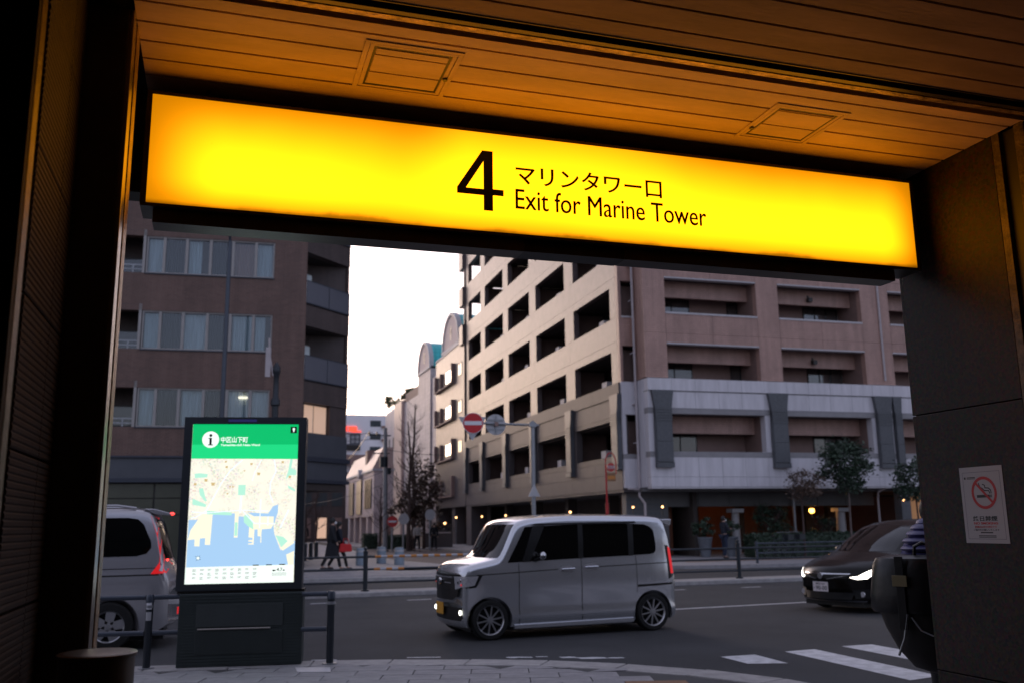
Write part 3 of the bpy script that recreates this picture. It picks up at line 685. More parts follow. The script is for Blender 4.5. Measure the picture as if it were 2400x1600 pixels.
# white stone band: 2.98 .. 7.66
def wpanels(x0, x1, z0, z1, y0, y1, step, m='white', along='x'):
    n = max(1, round((x1-x0)/step))
    for i in range(n):
        a, b = x0+(x1-x0)*i/n, x0+(x1-x0)*(i+1)/n
        if along == 'x': B(a+G/2, b-G/2, y0, y1, z0, z1, 'stone_panel', m, rb)
        else: B(y0, y1, a+G/2, b-G/2, z0, z1, 'stone_panel', m, rb)
X1 = 24.0
wpanels(0, X1, 7.13, 7.66, -.16, .3, 1.15)
B(0, X1, -.10, .3, 7.085, 7.128, 'shadow_joint', 'whitec', rb)
wpanels(0, X1, 6.37, 7.08, -.12, .3, 1.15)
bx = [0] + [q for b in bays for q in b[:2]] + [X1]
B(0, X1, -.11, .3, 6.12, 6.368, 'grey_band', 'whitec', rb)
for i in range(0, len(bx), 2):
    B(bx[i]+.002, bx[i+1]-.002, -.10, .3, 4.48, 6.118, 'stone_pier', 'white', rb)
B(0, X1, -.13, .3, 4.24, 4.478, 'grey_band', 'whitec', rb)
wpanels(0, X1, 3.40, 4.238, -.12, .3, 1.15); wpanels(0, X1, 2.98, 3.39, -.12, .3, 1.15)
B(0, X1, -.10, .25, 2.90, 2.975, 'bottom_edge', 'coping', rb)
z0 = 4.48
for bi, (a, b, n) in enumerate(bays[:3]):
    B(a-.01, b+.01, .30, 1.9, 6.13, 6.25, 'balcony_soffit', 'corridor', rb); B(a, b, .85, 1.0, 5.36, 6.13, 'drop_beam', 'pink', rb)
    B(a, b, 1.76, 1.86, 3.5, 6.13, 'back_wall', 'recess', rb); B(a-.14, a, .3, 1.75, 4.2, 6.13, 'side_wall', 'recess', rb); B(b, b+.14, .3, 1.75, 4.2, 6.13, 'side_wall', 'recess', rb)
    ws = [(a+.45, a+2.1, 2)] if bi == 0 else [(a+.05, a+.95, 1), (a+2.5, b-.1, 3)]
    for (p, q, nn) in ws: pane_window(rb, p, q, 3.5, 5.42, 1.70, nn, 'curtain' if bi == 0 else 'curtaing')
    if bi == 2: pane_window(rb, a+.3, a+1.5, 4.1, 5.1, 1.60, 1, 'curtain_warm')
# tapered dark pilasters with ribbed capitals
def pilaster(xc, w, face='x', zc=0):
    mb = MB(); h = w/2
    def P(pts, y0, y1, ax='y'):
        mb.prism(pts, y0, y1, ax)
    y0, y1 = -.34, -.121
    sh = [(xc-h*1.22, 7.12), (xc+h*1.22, 7.12), (xc+h*.93, 6.37), (xc-h*.93, 6.37)]
    mb.prism(sh, y0+.03, y1, 'y')
    for q in range(5): mb.box(xc-h*.93, xc+h*.93, y0, y1, 5.78+q*.12, 5.78+q*.12+.09)
    mb.box(xc-h*.93, xc+h*.93, y0+.035, y1, 5.78, 6.37)
    mb.box(xc-h*.86, xc+h*.86, y0+.02, y1, 4.9, 5.775).box(xc-h*.86, xc+h*.86, y0+.02, y1, 4.02, 4.89).box(xc-h*.95, xc-h*.87, y0+.05, y1, 3.95, 5.78).box(xc+h*.87, xc+h*.95, y0+.05, y1, 3.95, 5.78).box(xc-h*.95, xc+h*.95, y0-.01, y1, 3.79, 3.99)
    return mb
for xc, w in ((.63, .84), (6.32, .84), (11.86, .82), (12.63, .40), (18.0, .84)):
    pilaster(xc, w).build('pilaster', 'pilaster', rb)
# re-entrant corner: return wall, recessed narrow bay
B(0, .14, .305, 1.2, 7.7, ZT_ALL, 'return_wall', 'pink', rb); B(-.02, .14, .305, 1.2, 2.98, 7.66, 'return_wall', 'white', rb)
yb2 = 1.2
for k in range(NROW):
    z0 = ZB[k]; B(-.67, -.54, yb2, yb2+.3, z0-.02+.003, z0+ST-.023, 'facade_panel', 'pink', rb)
    B(-.54, .0, yb2+.02, yb2+.3, z0+1.62, z0+ST-.10, 'facade_panel', 'pink', rb); B(-.54, .0, yb2-.02, yb2+.3, z0+ST-.098, z0+ST-.02, 'coping', 'coping', rb)
    B(-.54, .0, yb2+1.2, yb2+1.3, z0-.02, z0+1.62, 'back_wall', 'corridor', rb)
B(-.67, .0, yb2-.05, yb2+.3, 6.2, 7.66, 'stone_panel', 'white', rb); B(-.67, .0, yb2-.05, yb2+.3, 2.98, 4.24, 'stone_panel', 'white', rb); B(-.67, .0, yb2-.04, yb2+.3, 4.243, 4.45, 'grey_band', 'whitec', rb)
B(-.67, -.50, yb2-.04, yb2+.3, 4.453, 6.197, 'stone_pier', 'white', rb); B(-.50, .0, yb2+1.2, yb2+1.3, 4.3, 6.3, 'back_wall', 'corridor', rb)
pm = MB(); pm.tube([(-.12, .85, 2.75), (-.12, .85, 25)], .055, 8)
for z in (4.9, 6.6, 8.9, 11.3, 13.0): pm.box(-.19, -.05, .85, 1.2, z, z+.05)
pm.tube([(-.12, .85, 2.78), (-.16, .80, 2.62), (-.02, .75, 2.40), (.06, .75, 2.3), (.06, .75, .1)], .055, 8); pm.tube([(-.16, .8, 2.9), (-.75, .6, 2.93)], .045, 8)
pm.build('drainpipe', 'pipe', rb, True)
# side street front (faces -X in local frame): x = -0.67
XF = -.67
lb = [(2.2, 7.1), (8.45, 13.5), (14.77, 19.4), (20.6, 25.4), (26.6, 30.4)]
ls = [1.5] + [q for b in lb for q in b] + [31.4]
for k in range(NROW):
    z0 = ZB[k]; zt = z0+1.47
    for i in range(0, len(ls), 2):
        a, b = ls[i]+(.003 if i else 0), ls[i+1]
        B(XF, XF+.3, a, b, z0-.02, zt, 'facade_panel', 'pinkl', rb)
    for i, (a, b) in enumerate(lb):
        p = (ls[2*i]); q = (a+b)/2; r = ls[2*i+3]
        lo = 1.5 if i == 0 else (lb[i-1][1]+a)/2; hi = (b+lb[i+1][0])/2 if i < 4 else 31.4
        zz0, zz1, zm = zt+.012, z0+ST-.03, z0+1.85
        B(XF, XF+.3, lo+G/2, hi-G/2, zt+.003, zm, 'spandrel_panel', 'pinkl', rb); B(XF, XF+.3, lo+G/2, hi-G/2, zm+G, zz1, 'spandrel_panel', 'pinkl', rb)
# recess structure behind
for k in range(-1, NROW):
    z0 = ZB[k] if k >= 0 else 4.42
    for i, (a, b) in enumerate(lb):
        last = i == 4
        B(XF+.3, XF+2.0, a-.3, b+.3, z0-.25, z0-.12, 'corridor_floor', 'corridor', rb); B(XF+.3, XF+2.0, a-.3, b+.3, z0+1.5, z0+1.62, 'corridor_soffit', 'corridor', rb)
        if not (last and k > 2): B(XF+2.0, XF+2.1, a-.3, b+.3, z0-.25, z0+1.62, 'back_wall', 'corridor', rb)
        B(XF+.3, XF+2.0, a-.35, a-.25, z0-.2, z0+1.55, 'party_wall', 'recess', rb)
        if not last:
            m_ = (a+b)/2+random.uniform(-.6, .3)
            mb = MB().box(XF+.55, XF+.85, m_, m_+.62, z0-.12, z0+.46); mb.build('air_conditioner', 'coping', rb)
            if random.random() < .4: MB().tube([(XF+.5, a+.6, z0+1.1), (XF+.5, a+1.5, z0+1.1)], .015, 6).box(XF+.49, XF+.51, a+.7, a+1.0, z0+.55, z0+1.08).build('laundry', 'coping', rb)
# main mass behind the recesses (seen through nothing, closes the block)
B(2.1, 24.0, 1.9, 30.0, 2.9, ZT_ALL, 'core', 'corridor', rb)
B(XF, 24.0, 0.31, 31.4, ZT_ALL+.002, ZT_ALL+.4, 'roof', 'coping', rb)
for k in range(2, NROW):                                        # thin slab noses on the far end
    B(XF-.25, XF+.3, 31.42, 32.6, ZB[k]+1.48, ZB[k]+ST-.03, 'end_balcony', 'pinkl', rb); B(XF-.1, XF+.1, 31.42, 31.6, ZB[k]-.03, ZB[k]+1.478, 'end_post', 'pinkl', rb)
# grey lower band on the side street
def lp(a, b, z0, z1, m, nm='stone_panel', x=XF-.03):
    B(x, XF+.3, a+G/2, b-G/2, z0, z1, nm, m, rb)
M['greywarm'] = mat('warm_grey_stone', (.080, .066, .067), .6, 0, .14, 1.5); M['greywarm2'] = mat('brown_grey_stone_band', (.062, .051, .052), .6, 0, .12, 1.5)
cuts = [1.3, 4.6, 7.78, 11.0, 14.1, 17.1, 20.0, 23.0, 26.0, 29.0, 31.3]
for a, b in zip(cuts[:-1], cuts[1:]):
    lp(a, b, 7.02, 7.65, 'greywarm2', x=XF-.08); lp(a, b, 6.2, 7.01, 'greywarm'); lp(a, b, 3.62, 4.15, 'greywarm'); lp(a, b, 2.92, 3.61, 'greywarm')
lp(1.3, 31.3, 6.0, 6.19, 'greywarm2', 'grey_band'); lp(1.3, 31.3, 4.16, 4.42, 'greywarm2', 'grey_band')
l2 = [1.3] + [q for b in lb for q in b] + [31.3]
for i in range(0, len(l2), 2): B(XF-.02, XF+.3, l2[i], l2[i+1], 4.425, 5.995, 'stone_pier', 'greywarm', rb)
for yc in (1.65, 7.78, 14.1, 20.0, 26.0, 31.0):
    mb = pilaster(yc, .80); mb.v = [(XF-.03+(y+.121), x, z) for x, y, z in mb.v]; mb.build('pilaster', 'pilaster', rb)
B(XF, XF+.5, 1.3, 31.3, 2.80, 2.915, 'overhang_edge', 'greywarm2', rb); B(XF+.5, 24, .4, 31.3, 2.80, 2.95, 'overhang_soffit', 'fascia', rb)
# ground floor
B(XF+3.4, XF+3.6, 1.5, 31.3, -.1, 2.8, 'ground_wall', 'corridor', rb)
B(1.6, 12.5, 1.85, 2.0, 2.16, 2.79, 'fascia_panel', 'fascia', rb); 
for i in range(7): B(1.62+i*1.55, 1.60+(i+1)*1.55, 1.82, 1.849, 2.17, 2.79, 'fascia_panel', 'fascia', rb)
B(-.4, 1.6, 1.7, 2.2, -.1, 2.79, 'corner_pier', 'fascia', rb)
for q in range(7): B(-.42, 1.2, 1.68, 1.699, 1.2+q*.2, 1.2+q*.2+.15, 'rib', 'pilaster', rb)
B(1.6, 24, 7.0, 7.1, -.1, 2.79, 'lobby_wall', 'orangewall', rb); B(1.6, 24, 2.2, 7.0, 2.70, 2.79, 'lobby_soffit', 'corridor', rb)
B(1.62, 2.4, 3.0, 7.0, -.1, 2.7, 'lobby_side_wall', 'orangewall', rb)
for x in (4.4, 6.9, 9.4, 10.9, 12.2): B(x, x+.5, 5.2, 5.5, -.1, 2.7, 'dark_post', 'corridor', rb)
for x, w in ((4.95, .17), (10.5, .21)):
    c = MB().lathe([(w*1.15, 0), (w, 1.6), (w*.98, 1.88)], (x, 1.75, 0), 20).box(x-.29, x+.29, 1.46, 2.04, 1.88, 2.05); c.build('stone_column', 'stonecol', rb, True)
MB().box(7.9, 8.0, 1.6, 1.7, 0, 2.95).build('steel_post', 'galv', rb)
MB().tube([(12.0, -.05, 3.0), (11.6, .3, 2.75), (11.7, .5, 2.4), (11.7, .5, .2)], .05, 8).build('downpipe', 'pipe', rb, True)
B(12.5, 13.0, -.1, .4, -.1, 3.3, 'ribbed_pier', 'pilaster', rb); B(13.0, 15.0, .9, 1.0, 0, 2.8, 'shop_glass', 'curtain_lit2', rb)
B(15.0, 24, 1.2, 1.4, 0, 2.8, 'shop_wall', 'fascia', rb)
for y in (31.0,): B(XF, XF+1.2, y-1.2, y+.3, -.1, 2.80, 'ground_pier', 'greywarm', rb)
for y in (24.5, 18, 12, 6): B(XF+1.2, XF+1.7, y, y+.5, -.1, 2.8, 'ground_pier', 'corridor', rb)
# plain wing further down the side street
wg = thing('annex_building', 'lower pinkish apartment wing with boxed windows beyond the big balcony block', 'building', (17.57, 36.0, 0), R(-1.5))
zw = 15.55
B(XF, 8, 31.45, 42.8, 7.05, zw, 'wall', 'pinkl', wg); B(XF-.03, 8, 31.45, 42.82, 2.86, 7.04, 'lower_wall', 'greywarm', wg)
B(XF-.05, XF+.3, 31.45, 42.8, zw+.002, zw+.15, 'parapet', 'coping', wg)
B(XF-.10, XF+.0, 31.32, 31.44, 7.6, 17, 'edge_pier', 'corridor', wg)
for zb2 in (4.0, 6.95, 10.05, 13.0):
    f = MB(); f.box(XF-.30, XF-.001, 35.2, 35.4, zb2-.25, zb2+1.3).box(XF-.26, XF-.001, 39.9, 40.08, zb2-.25, zb2+1.15).box(XF-.32, XF-.001, 35.2, 42.2, zb2-.33, zb2-.23).box(XF-.26, XF-.001, 42.2, 42.35, zb2-.25, zb2+1.2)
    f.build('window_hood', 'recess', wg)
    for (a, b) in ((36.4, 38.8), (40.3, 41.6), (32.7, 34.0)):
        w = MB(); z1 = zb2+1.08 if a > 35 else zb2+1.0
        w.box(XF-.04, XF-.002, a, b, zb2, zb2+.05).box(XF-.04, XF-.002, a, b, z1-.05, z1)
        for q in (a, (a+b)/2-.03, b-.06): w.box(XF-.04, XF-.002, q, q+.06, zb2+.05, z1-.05)
        fo = w.build('window', 'dframe', wg); B(XF-.015, XF-.005, a+.05, b-.05, zb2+.05, z1-.05, 'pane', 'skyglass' if (a == 36.4 or b == 41.6) and zb2 > 5 else 'carglass', fo)
B(XF+.0, XF+.9, 41.6, 42.8, -.1, 2.85, 'ground_pier', 'greywarm', wg); B(XF+1.9, 8, 31.4, 42.8, -.1, 2.85, 'ground_wall', 'corridor', wg); B(XF+.2, XF+1.0, 36.0, 37.2, -.1, 2.85, 'ground_pier', 'greywarm', wg); B(XF+1.0, XF+1.89, 37.3, 39.5, -.1, 2.85, 'entrance_wall', 'recess', wg)

# ================================================================== LEFT BRICK BUILDING
ab = thing('brick_apartment_building', 'dark brown brick apartment block on the left with long curtained windows', 'building', (-3.0, 36.0, 0), R(-4.5))
rows = [(10.93, 12.37), (8.03, 9.48), (5.15, 6.59), (13.83, 15.27)]
allz = [4.10] + [q for r in sorted(rows) for q in r] + [17.6]
XL0 = -26.0
segs = []
zz = sorted(rows)
prev = 4.10
for (a, b) in zz:
    B(XL0, 5.97, 0, .35, prev, a-.003, 'brick_band', 'brick', ab); prev = b+.003
    B(4.73, 5.97, 0, .35, a, b, 'brick_pier', 'brick', ab)
    B(XL0, -5.6, 0, .35, a, b, 'brick_pier', 'brick', ab)
B(XL0, 5.97, 0, .35, prev, 18.5, 'brick_band', 'brick', ab)
seq = {0: ['curtain', 'curtaing', 'curtain', 'curtaing', 'curtain_warm', 'curtain'], 1: ['curtain', 'curtaing', 'curtain', 'curtaing', 'curtain', 'curtain'], 2: ['curtain', 'curtaing', 'curtain', 'curtaing', 'curtain', 'curtain'], 3: ['curtaing']*6}
M['curtain_warm2'] = mat('peach_curtain', (.62, .40, .34), .9, 0, .2, 2.2, stretch=(9, 9, .3))
seq[0][4] = 'curtain_warm2'
for ri, (a, b) in enumerate(rows):
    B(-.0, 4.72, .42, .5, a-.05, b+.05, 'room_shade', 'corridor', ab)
    mb = MB(); xs_ = [0.03, .66, 1.47, 2.34, 3.17, 4.02, 4.72]
    mb.box(.03, 4.72, .04, .16, a, a+.05).box(.03, 4.72, .04, .16, b-.05, b)
    for i, x in enumerate(xs_): mb.box(x-(.05 if i else 0), x+(.05 if i < 6 else 0), .04, .16, a+.05, b-.05)
    f = mb.build('window', 'frame', ab)
    B(.0, 4.74, -.04, .04, a-.045, a-.004, 'sill', 'bluetrim', f)
    for i in range(6):
        p, q = xs_[i]+.055, xs_[i+1]-.055
        B(p, q, .10, .108, a+.05, b-.05, 'pane', GLASS, f)
        nn = 22; cm = MB(); pts = [(p+(q-p)*k/nn, .24+.03*sin(k*1.9+i+ri*3)+.015*sin(k*4.4+ri)) for k in range(nn+1)]
        gap = random.random() < .3 and i not in (0, 4)
        lo = pts if not gap else pts[:int(nn*.72)]
        k2 = len(lo); vs = [(x_, y_, a+.06) for x_, y_ in lo]+[(x_, y_, b-.06) for x_, y_ in lo]
        cm.add(vs, [(k, k+1, k2+k+1, k2+k) for k in range(k2-1)]); cm.build('curtain', seq[ri][i], f, True)
    # recessed balcony at the left
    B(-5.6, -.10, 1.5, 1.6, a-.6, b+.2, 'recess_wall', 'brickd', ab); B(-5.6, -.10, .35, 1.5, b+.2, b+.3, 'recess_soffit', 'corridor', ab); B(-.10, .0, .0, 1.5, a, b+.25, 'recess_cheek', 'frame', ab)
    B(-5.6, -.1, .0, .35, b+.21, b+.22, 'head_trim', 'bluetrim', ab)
    pane_window(ab, -3.6, -.25, a-.1, b-.5, 1.45, 3, 'curtaing', 'dframe')
    r = MB(); r.box(-5.6, -.11, .05, .09, a+.28, a+.33).box(-5.6, -.11, .05, .09, a+.12, a+.16)
    for x in (-.45, -1.6, -2.8, -4): r.box(x, x+.05, .05, .09, a, a+.28)
    r.build('railing', 'galv', ab)
# ceiling light seen through the third row window
MB().lathe([(.0, 0), (.22, .0), (.22, .06), (0, .08)], (3.75, .36, 6.28), 16).build('room_lamp', emit('room_ceiling_light', (1, .85, .62), 1.6), ab)
B(XL0, 6.05, -.12, .35, 4.02, 4.098, 'dark_moulding', 'bluetrim', ab, .01); B(XL0, 6.0, -.03, .35, 3.30, 4.018, 'slate_band', 'blueband', ab); B(XL0, 6.05, -.10, .35, 3.14, 3.298, 'dark_moulding', 'bluetrim', ab, .01)
for i in range(7):
    for (a, b) in ((2.60, 3.10), (2.0, 2.56), (.1, 1.96)):
        B(-7.3+i*1.62+.03, -7.3+(i+1)*1.62-.03, .2, .26, a, b, 'shop_pane', 'greenshop', ab)
B(XL0, 4.1, .28, .4, -.1, 3.13, 'shop_frame', 'dframe', ab)
# chamfered corner with glass fronted balconies
ch = Matrix.Rotation(0, 4, 'Z'); cb = bpy.data.objects.new('corner_bay', None)
CH = [ ]
a_ = R(94.5-46.0)
def CB(x0, x1, y0, y1, z0, z1, nm, m, bevel=0, par=None):
    mb = MB().box(x0, x1, y0, y1, z0, z1); mb.v = [(5.98+x*cos(a_)-y*sin(a_), x*sin(a_)+y*cos(a_), z) for x, y, z in mb.v]
    return mb.build(nm, m, par or ab, False, bevel)
CW = 2.63
tops = [6.19, 9.13, 12.07, 15.0]; pt = [7.95, 10.89, 13.83]; pb = [7.06, 10.04, 12.97]
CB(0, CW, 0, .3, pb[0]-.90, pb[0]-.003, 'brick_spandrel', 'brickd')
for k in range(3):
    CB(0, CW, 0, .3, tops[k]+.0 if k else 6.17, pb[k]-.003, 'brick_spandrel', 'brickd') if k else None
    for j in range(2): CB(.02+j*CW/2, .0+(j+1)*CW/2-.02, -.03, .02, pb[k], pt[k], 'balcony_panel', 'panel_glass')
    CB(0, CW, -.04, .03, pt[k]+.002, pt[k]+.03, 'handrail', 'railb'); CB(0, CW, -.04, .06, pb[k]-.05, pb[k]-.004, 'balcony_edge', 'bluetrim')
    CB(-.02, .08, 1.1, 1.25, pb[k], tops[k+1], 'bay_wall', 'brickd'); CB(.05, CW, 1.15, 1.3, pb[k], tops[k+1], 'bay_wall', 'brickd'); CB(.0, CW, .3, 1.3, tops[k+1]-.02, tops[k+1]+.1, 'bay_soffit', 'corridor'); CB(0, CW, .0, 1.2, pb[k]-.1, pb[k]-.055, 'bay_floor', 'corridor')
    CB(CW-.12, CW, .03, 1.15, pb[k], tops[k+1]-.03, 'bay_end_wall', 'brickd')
    CB(.10, 1.55, 1.08, 1.14, pb[k]+.2, tops[k+1]-.45, 'bay_window', 'frame'); CB(.15, .70, 1.05, 1.078, pb[k]+.25, tops[k+1]-.5, 'bay_pane', 'curtaing'); CB(.78, 1.48, 1.05, 1.078, pb[k]+.25, tops[k+1]-.5, 'bay_pane', 'curtain')
    if k == 0: MB().tube([(5.98+1.85*cos(a_)-1.0*sin(a_), 1.85*sin(a_)+1.0*cos(a_), 7.1), (5.98+1.85*cos(a_)-1.0*sin(a_), 1.85*sin(a_)+1.0*cos(a_), 8.4), (5.98+2.0*cos(a_)-1.0*sin(a_), 2.0*sin(a_)+1.0*cos(a_), 8.65)], .03, 6).build('pipe', 'pipe', ab, True)
CB(0, CW, .0, .3, tops[3]+.003, 18.5, 'brick_spandrel', 'brickd'); CB(0, CW, .05, .3, tops[1], pb[1]-.1, 'brick_spandrel', 'brickd') if False else None
# first floor of the bay, lit window
CB(0, .10, .05, .3, 5.0, 6.15, 'brick_pier', 'brickd'); CB(1.62, CW, .05, .3, 5.0, 6.15, 'brick_pier', 'brickd'); CB(.10, 1.62, .22, .3, 5.0, 6.15, 'bay_window', 'frame')
M['curtain_lit'] = emit('lit_bedroom_curtain', (1, .62, .40), .30, (.5, .38, .32))
CB(.16, .78, .19, .218, 5.06, 6.1, 'bay_pane', 'curtain_lit'); CB(.86, 1.56, .19, .218, 5.06, 6.1, 'bay_pane', 'curtain_lit')
CB(0, CW, -.02, .3, 4.12, 4.996, 'slate_band', 'blueband'); CB(-.05, CW+.12, -.12, .3, 3.93, 4.115, 'dark_moulding', 'bluetrim', .01); CB(0, CW+.05, -.02, .3, 3.26, 3.926, 'slate_band', 'blueband'); CB(-.05, CW+.12, -.10, .3, 3.12, 3.256, 'dark_moulding', 'bluetrim', .01)
CB(0, CW, .0, 3.0, 2.86, 3.10, 'overhang_soffit', 'corridor')
# side street face and rear mass, set so that only its edge shows
mb = MB(); p0 = (5.98+CW*cos(a_)-.0*sin(a_), CW*sin(a_)); 
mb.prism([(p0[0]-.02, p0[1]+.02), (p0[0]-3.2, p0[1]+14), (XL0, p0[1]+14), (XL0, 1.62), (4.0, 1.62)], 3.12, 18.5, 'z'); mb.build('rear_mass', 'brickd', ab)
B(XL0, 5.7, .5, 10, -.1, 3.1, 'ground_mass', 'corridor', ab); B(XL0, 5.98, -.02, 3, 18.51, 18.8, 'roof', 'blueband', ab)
MB().box(4.3, 4.6, .5, .8, -.1, 3.1).build('ground_post', 'corridor', ab)

# ================================================================== BACKGROUND BUILDINGS
w1 = thing('low_stone_building', 'two storey pale stone building with a sloping roof down the side street', 'building', (12.02, 75, 0))
B(0, 1.6, 0, 17, 2.25, 5.88, 'upper_wall', 'cream', w1)
for i, y in enumerate((0, 3.1, 6.9, 10.5, 14)): B(.05, .55, y+.02, y+.8, -.12, 2.24, 'ground_pier', 'cream', w1)
B(1.2, 1.6, .3, 17, -.12, 2.24, 'ground_wall', 'recess', w1)
B(-.15, 1.65, -.1, 17.1, 5.885, 6.05, 'eave', 'coping', w1)
MB().prism([(-.1, 6.052), (.78, 7.8), (1.6, 7.8), (1.6, 6.052)], 0.2, 17, 'y').build('roof', 'roofpink', w1)
B(.25, 1.2, 5.2, 6.4, 6.3, 7.95, 'roof_rib', 'recess', w1)
for k in range(4): B(-.12, -.001, 1.0+k*.95, 1.35+k*.95, 2.9, 5.3, 'window_fin', 'dframe', w1)
for k in range(2): B(-.12, -.001, 6.2+k*5, 9.0+k*5, 2.5, 5.4, 'dark_window', 'dframe', w1)
vt = MB().lathe([(.0, .5), (.38, .5), (.42, .25), (.38, 0), (0, 0)], (0, 0, 0), 16, 'x'); vt.v = [(x-.35, y+6.6, z+5.95) for x, y, z in vt.v]; vt.build('round_vent', 'coping', w1, True)
w2 = thing('white_stepped_building', 'tall pale stone building with a stepped roofline behind the bare trees', 'building', (19.35, 92, 0))
B(0, 9, 0, 20.5, -.1, 14.75, 'wall', 'stonew', w2); B(-.35, 0, 8.2, 12.6, -.1, 15.1, 'pilaster_block', 'roofpink', w2); B(.0, 9, .1, 8.0, 14.752, 15.7, 'penthouse', 'recess', w2); B(.1, 9, 8.1, 20.3, 14.752, 15.0, 'parapet', 'farwhite', w2)
for k in range(3):
    for j in range(2): B(-.03, -.002, 14.5+j*2.6, 15.3+j*2.6, 4+k*3.1, 5.4+k*3.1, 'window', 'dframe', w2)
def barrel(parent, x, y0, y1, zb):
    r = (y1-y0)/2; yc = (y0+y1)/2; n = 24; vs = []; rf = MB(); gb = MB()
    pr_ = [(yc+r*cos(pi*k/n), zb+r*sin(pi*k/n)*1.0) for k in range(n+1)]
    gb.prism(pr_, x, x+.3, 'x'); gb.build('gable', 'cream', parent)
    rf.prism(pr_[:], x+.301, x+7, 'x'); rf.build('barrel_roof', 'teal', parent, True)
    rim = [(yc+r*1.03*cos(pi*k/n), zb+r*1.03*sin(pi*k/n)) for k in range(n+1)]+[(yc+r*.94*cos(pi*k/n), zb+r*.94*sin(pi*k/n)) for k in range(n, -1, -1)]
    m2 = MB()
    for k in range(n):
        m2.prism([rim[k], rim[k+1], rim[2*n+1-k-1], rim[2*n+1-k]], x-.1, x+.34, 'x')
    m2.build('gable_rim', 'coping', parent)
    MB().box(x-.02, x-.002, yc-.12, yc+.12, zb+.6, zb+1.75).box(x-.02, x-.002, yc-.28, yc+.28, zb+1.15, zb+1.5).build('gable_window', 'dframe', parent)
    MB().box(x-.12, x+.05, y0-.15, y1+.15, zb-.22, zb-.01).build('gable_sill', 'coping', parent)
w3 = thing('teal_barrel_roof_building', 'pale building with a teal barrel roof, the lower and left one of the two', 'building', (0, 0, 0), 0, 'buildings with teal barrel roofs')
B(18.6, 26, 83.8, 89.3, -.1, 16.0, 'wall', 'stonew', w3); barrel(w3, 18.6, 83.9, 89.2, 16.25)
w3b = thing('teal_barrel_roof_building', 'pale building with a teal barrel roof, the higher and right one partly behind the balconies', 'building', (0, 0, 0), 0, 'buildings with teal barrel roofs')
B(18.75, 26, 79.0, 83.6, -.1, 15.0, 'wall', 'stonew', w3b); B(18.6, 26, 72.9, 78.7, 15.72, 16.4, 'wall', 'stonew', w3b); barrel(w3b, 18.62, 72.95, 78.7, 16.5)
w4 = thing('distant_white_block', 'distant pale concrete apartment block closing the street', 'building', (0, 130, 0))
B(9, 23.2, 0, 10, -.1, 16.9, 'wall', 'farwhite', w4)
for z in (15.3, 13.45, 11.6): B(20.2, 21.7, -.06, -.001, z, z+.85, 'window', 'curtaing', w4); B(21.8, 23.1, -.5, -.001, z-.25, z+.1, 'balcony', 'recess', w4)
B(9, 19.4, -1.5, -.01, 9.8, 11.2, 'lower_roof', 'signred_dull' if 'signred_dull' in M else 'recess', w4)
bb = thing('billboard', 'dark billboard with pale panels under the glowing red sign', 'billboard', (16.6, 129.7, 11.9))
B(0, 2.2, 0, .2, 0, 2.4, 'board', 'blueband', bb); B(.05, .7, -.03, 0, .9, 2.2, 'pale_panel', 'coping', bb); B(.05, 2.15, -.03, 0, .0, .7, 'dark_panel', 'black', bb)
for i in range(2):
    for j in range(2): MB().lathe([(.25, -.04), (.25, 0)], (1.15+.62*i, 0, 1.25+.6*j), 14, 'y').build('round_symbol', 'galv', bb)
rs = thing('red_neon_sign', 'glowing red rooftop shop sign at the end of the street', 'sign', (16.6, 129.8, 14.5))
B(0, 1.7, 0, .2, .12, .75, 'lit_panel', emit('red_neon', (1, .07, .03), 1.3), rs); B(.9, 2.3, -.02, .2, 0, .11, 'lit_strip', bpy.data.materials['red_neon'], rs); B(.35, .55, -.02, 0, .2, .68, 'pale_mark', 'coping', rs)
# left side of the far street
fl_ = thing('far_left_shops', 'dim row of shops on the left of the far street', 'building', (3.0, 78, 0), R(-4))
B(-8, 1.6, 0, 20, -.1, 6, 'wall', 'brickd', fl_); B(1.0, 1.61, 3, 18, .2, 2.6, 'shop_front', 'recess', fl_)

fr_ = thing('far_dark_building', 'dim brown building closing the view under the brick overhang', 'building', (8.0, 100, 0))
B(0, 5.4, 0, 8, -.1, 7.2, 'wall', 'brickd', fr_)
for k in range(3): B(.4+k*1.6, 1.5+k*1.6, -.05, -.001, .3, 2.4, 'shop_front', 'curtain_warm' if k == 1 else 'recess', fr_); B(.4+k*1.6, 1.5+k*1.6, -.05, -.001, 3.6, 5.0, 'window', 'curtaing', fr_)
# ================================================================== INFORMATION BOARD
ib = thing('information_board', 'lit green and white area map board in a dark casing at the kerb', 'information board', (-.35, 11.17, 0), math.atan2(-.22, 1.34))
BW = 1.345
MB().box(.0, BW, .0, .30, .0, .785).build('base', 'louvre', ib, bevel=.01)
for k in range(24): B(.006, BW-.006, -.006, -.0005, .03+k*.0315, .03+k*.0315+.019, 'louvre_slat', 'louvre', ib)
MB().box(-.03, BW+.01, .02, .28, .787, .812).build('plinth', 'black', ib)
M['seppanel'] = mat('service_panel', (.05, .06, .06), .5, .2, .1, 5)
for z in (.135, .425): B(.19, 1.13, -.014, -.007, z, z+.245, 'service_panel', 'seppanel', ib, .002)
for k in range(14): B(.2, 1.12, -.018, -.0145, .145+k*.0165+(0 if k < 14 else 0), .145+k*.0165+.008, 'panel_slat', 'louvre', ib)
MB().tube([(.215, -.03, .405), (1.0, -.03, .405)], .010, 8).build('handle_bar', 'steel', ib)
c = MB(); c.box(-.045, .045, 0, .26, .815, 2.755).box(1.235, 1.325, 0, .26, .815, 2.755).box(.045, 1.235, 0, .26, .815, .888).box(.045, 1.235, 0, .26, 2.675, 2.755)
c.build('casing', 'boardcase', ib); B(.045, 1.235, .03, .25, .889, 2.674, 'back', 'boardcase', ib)
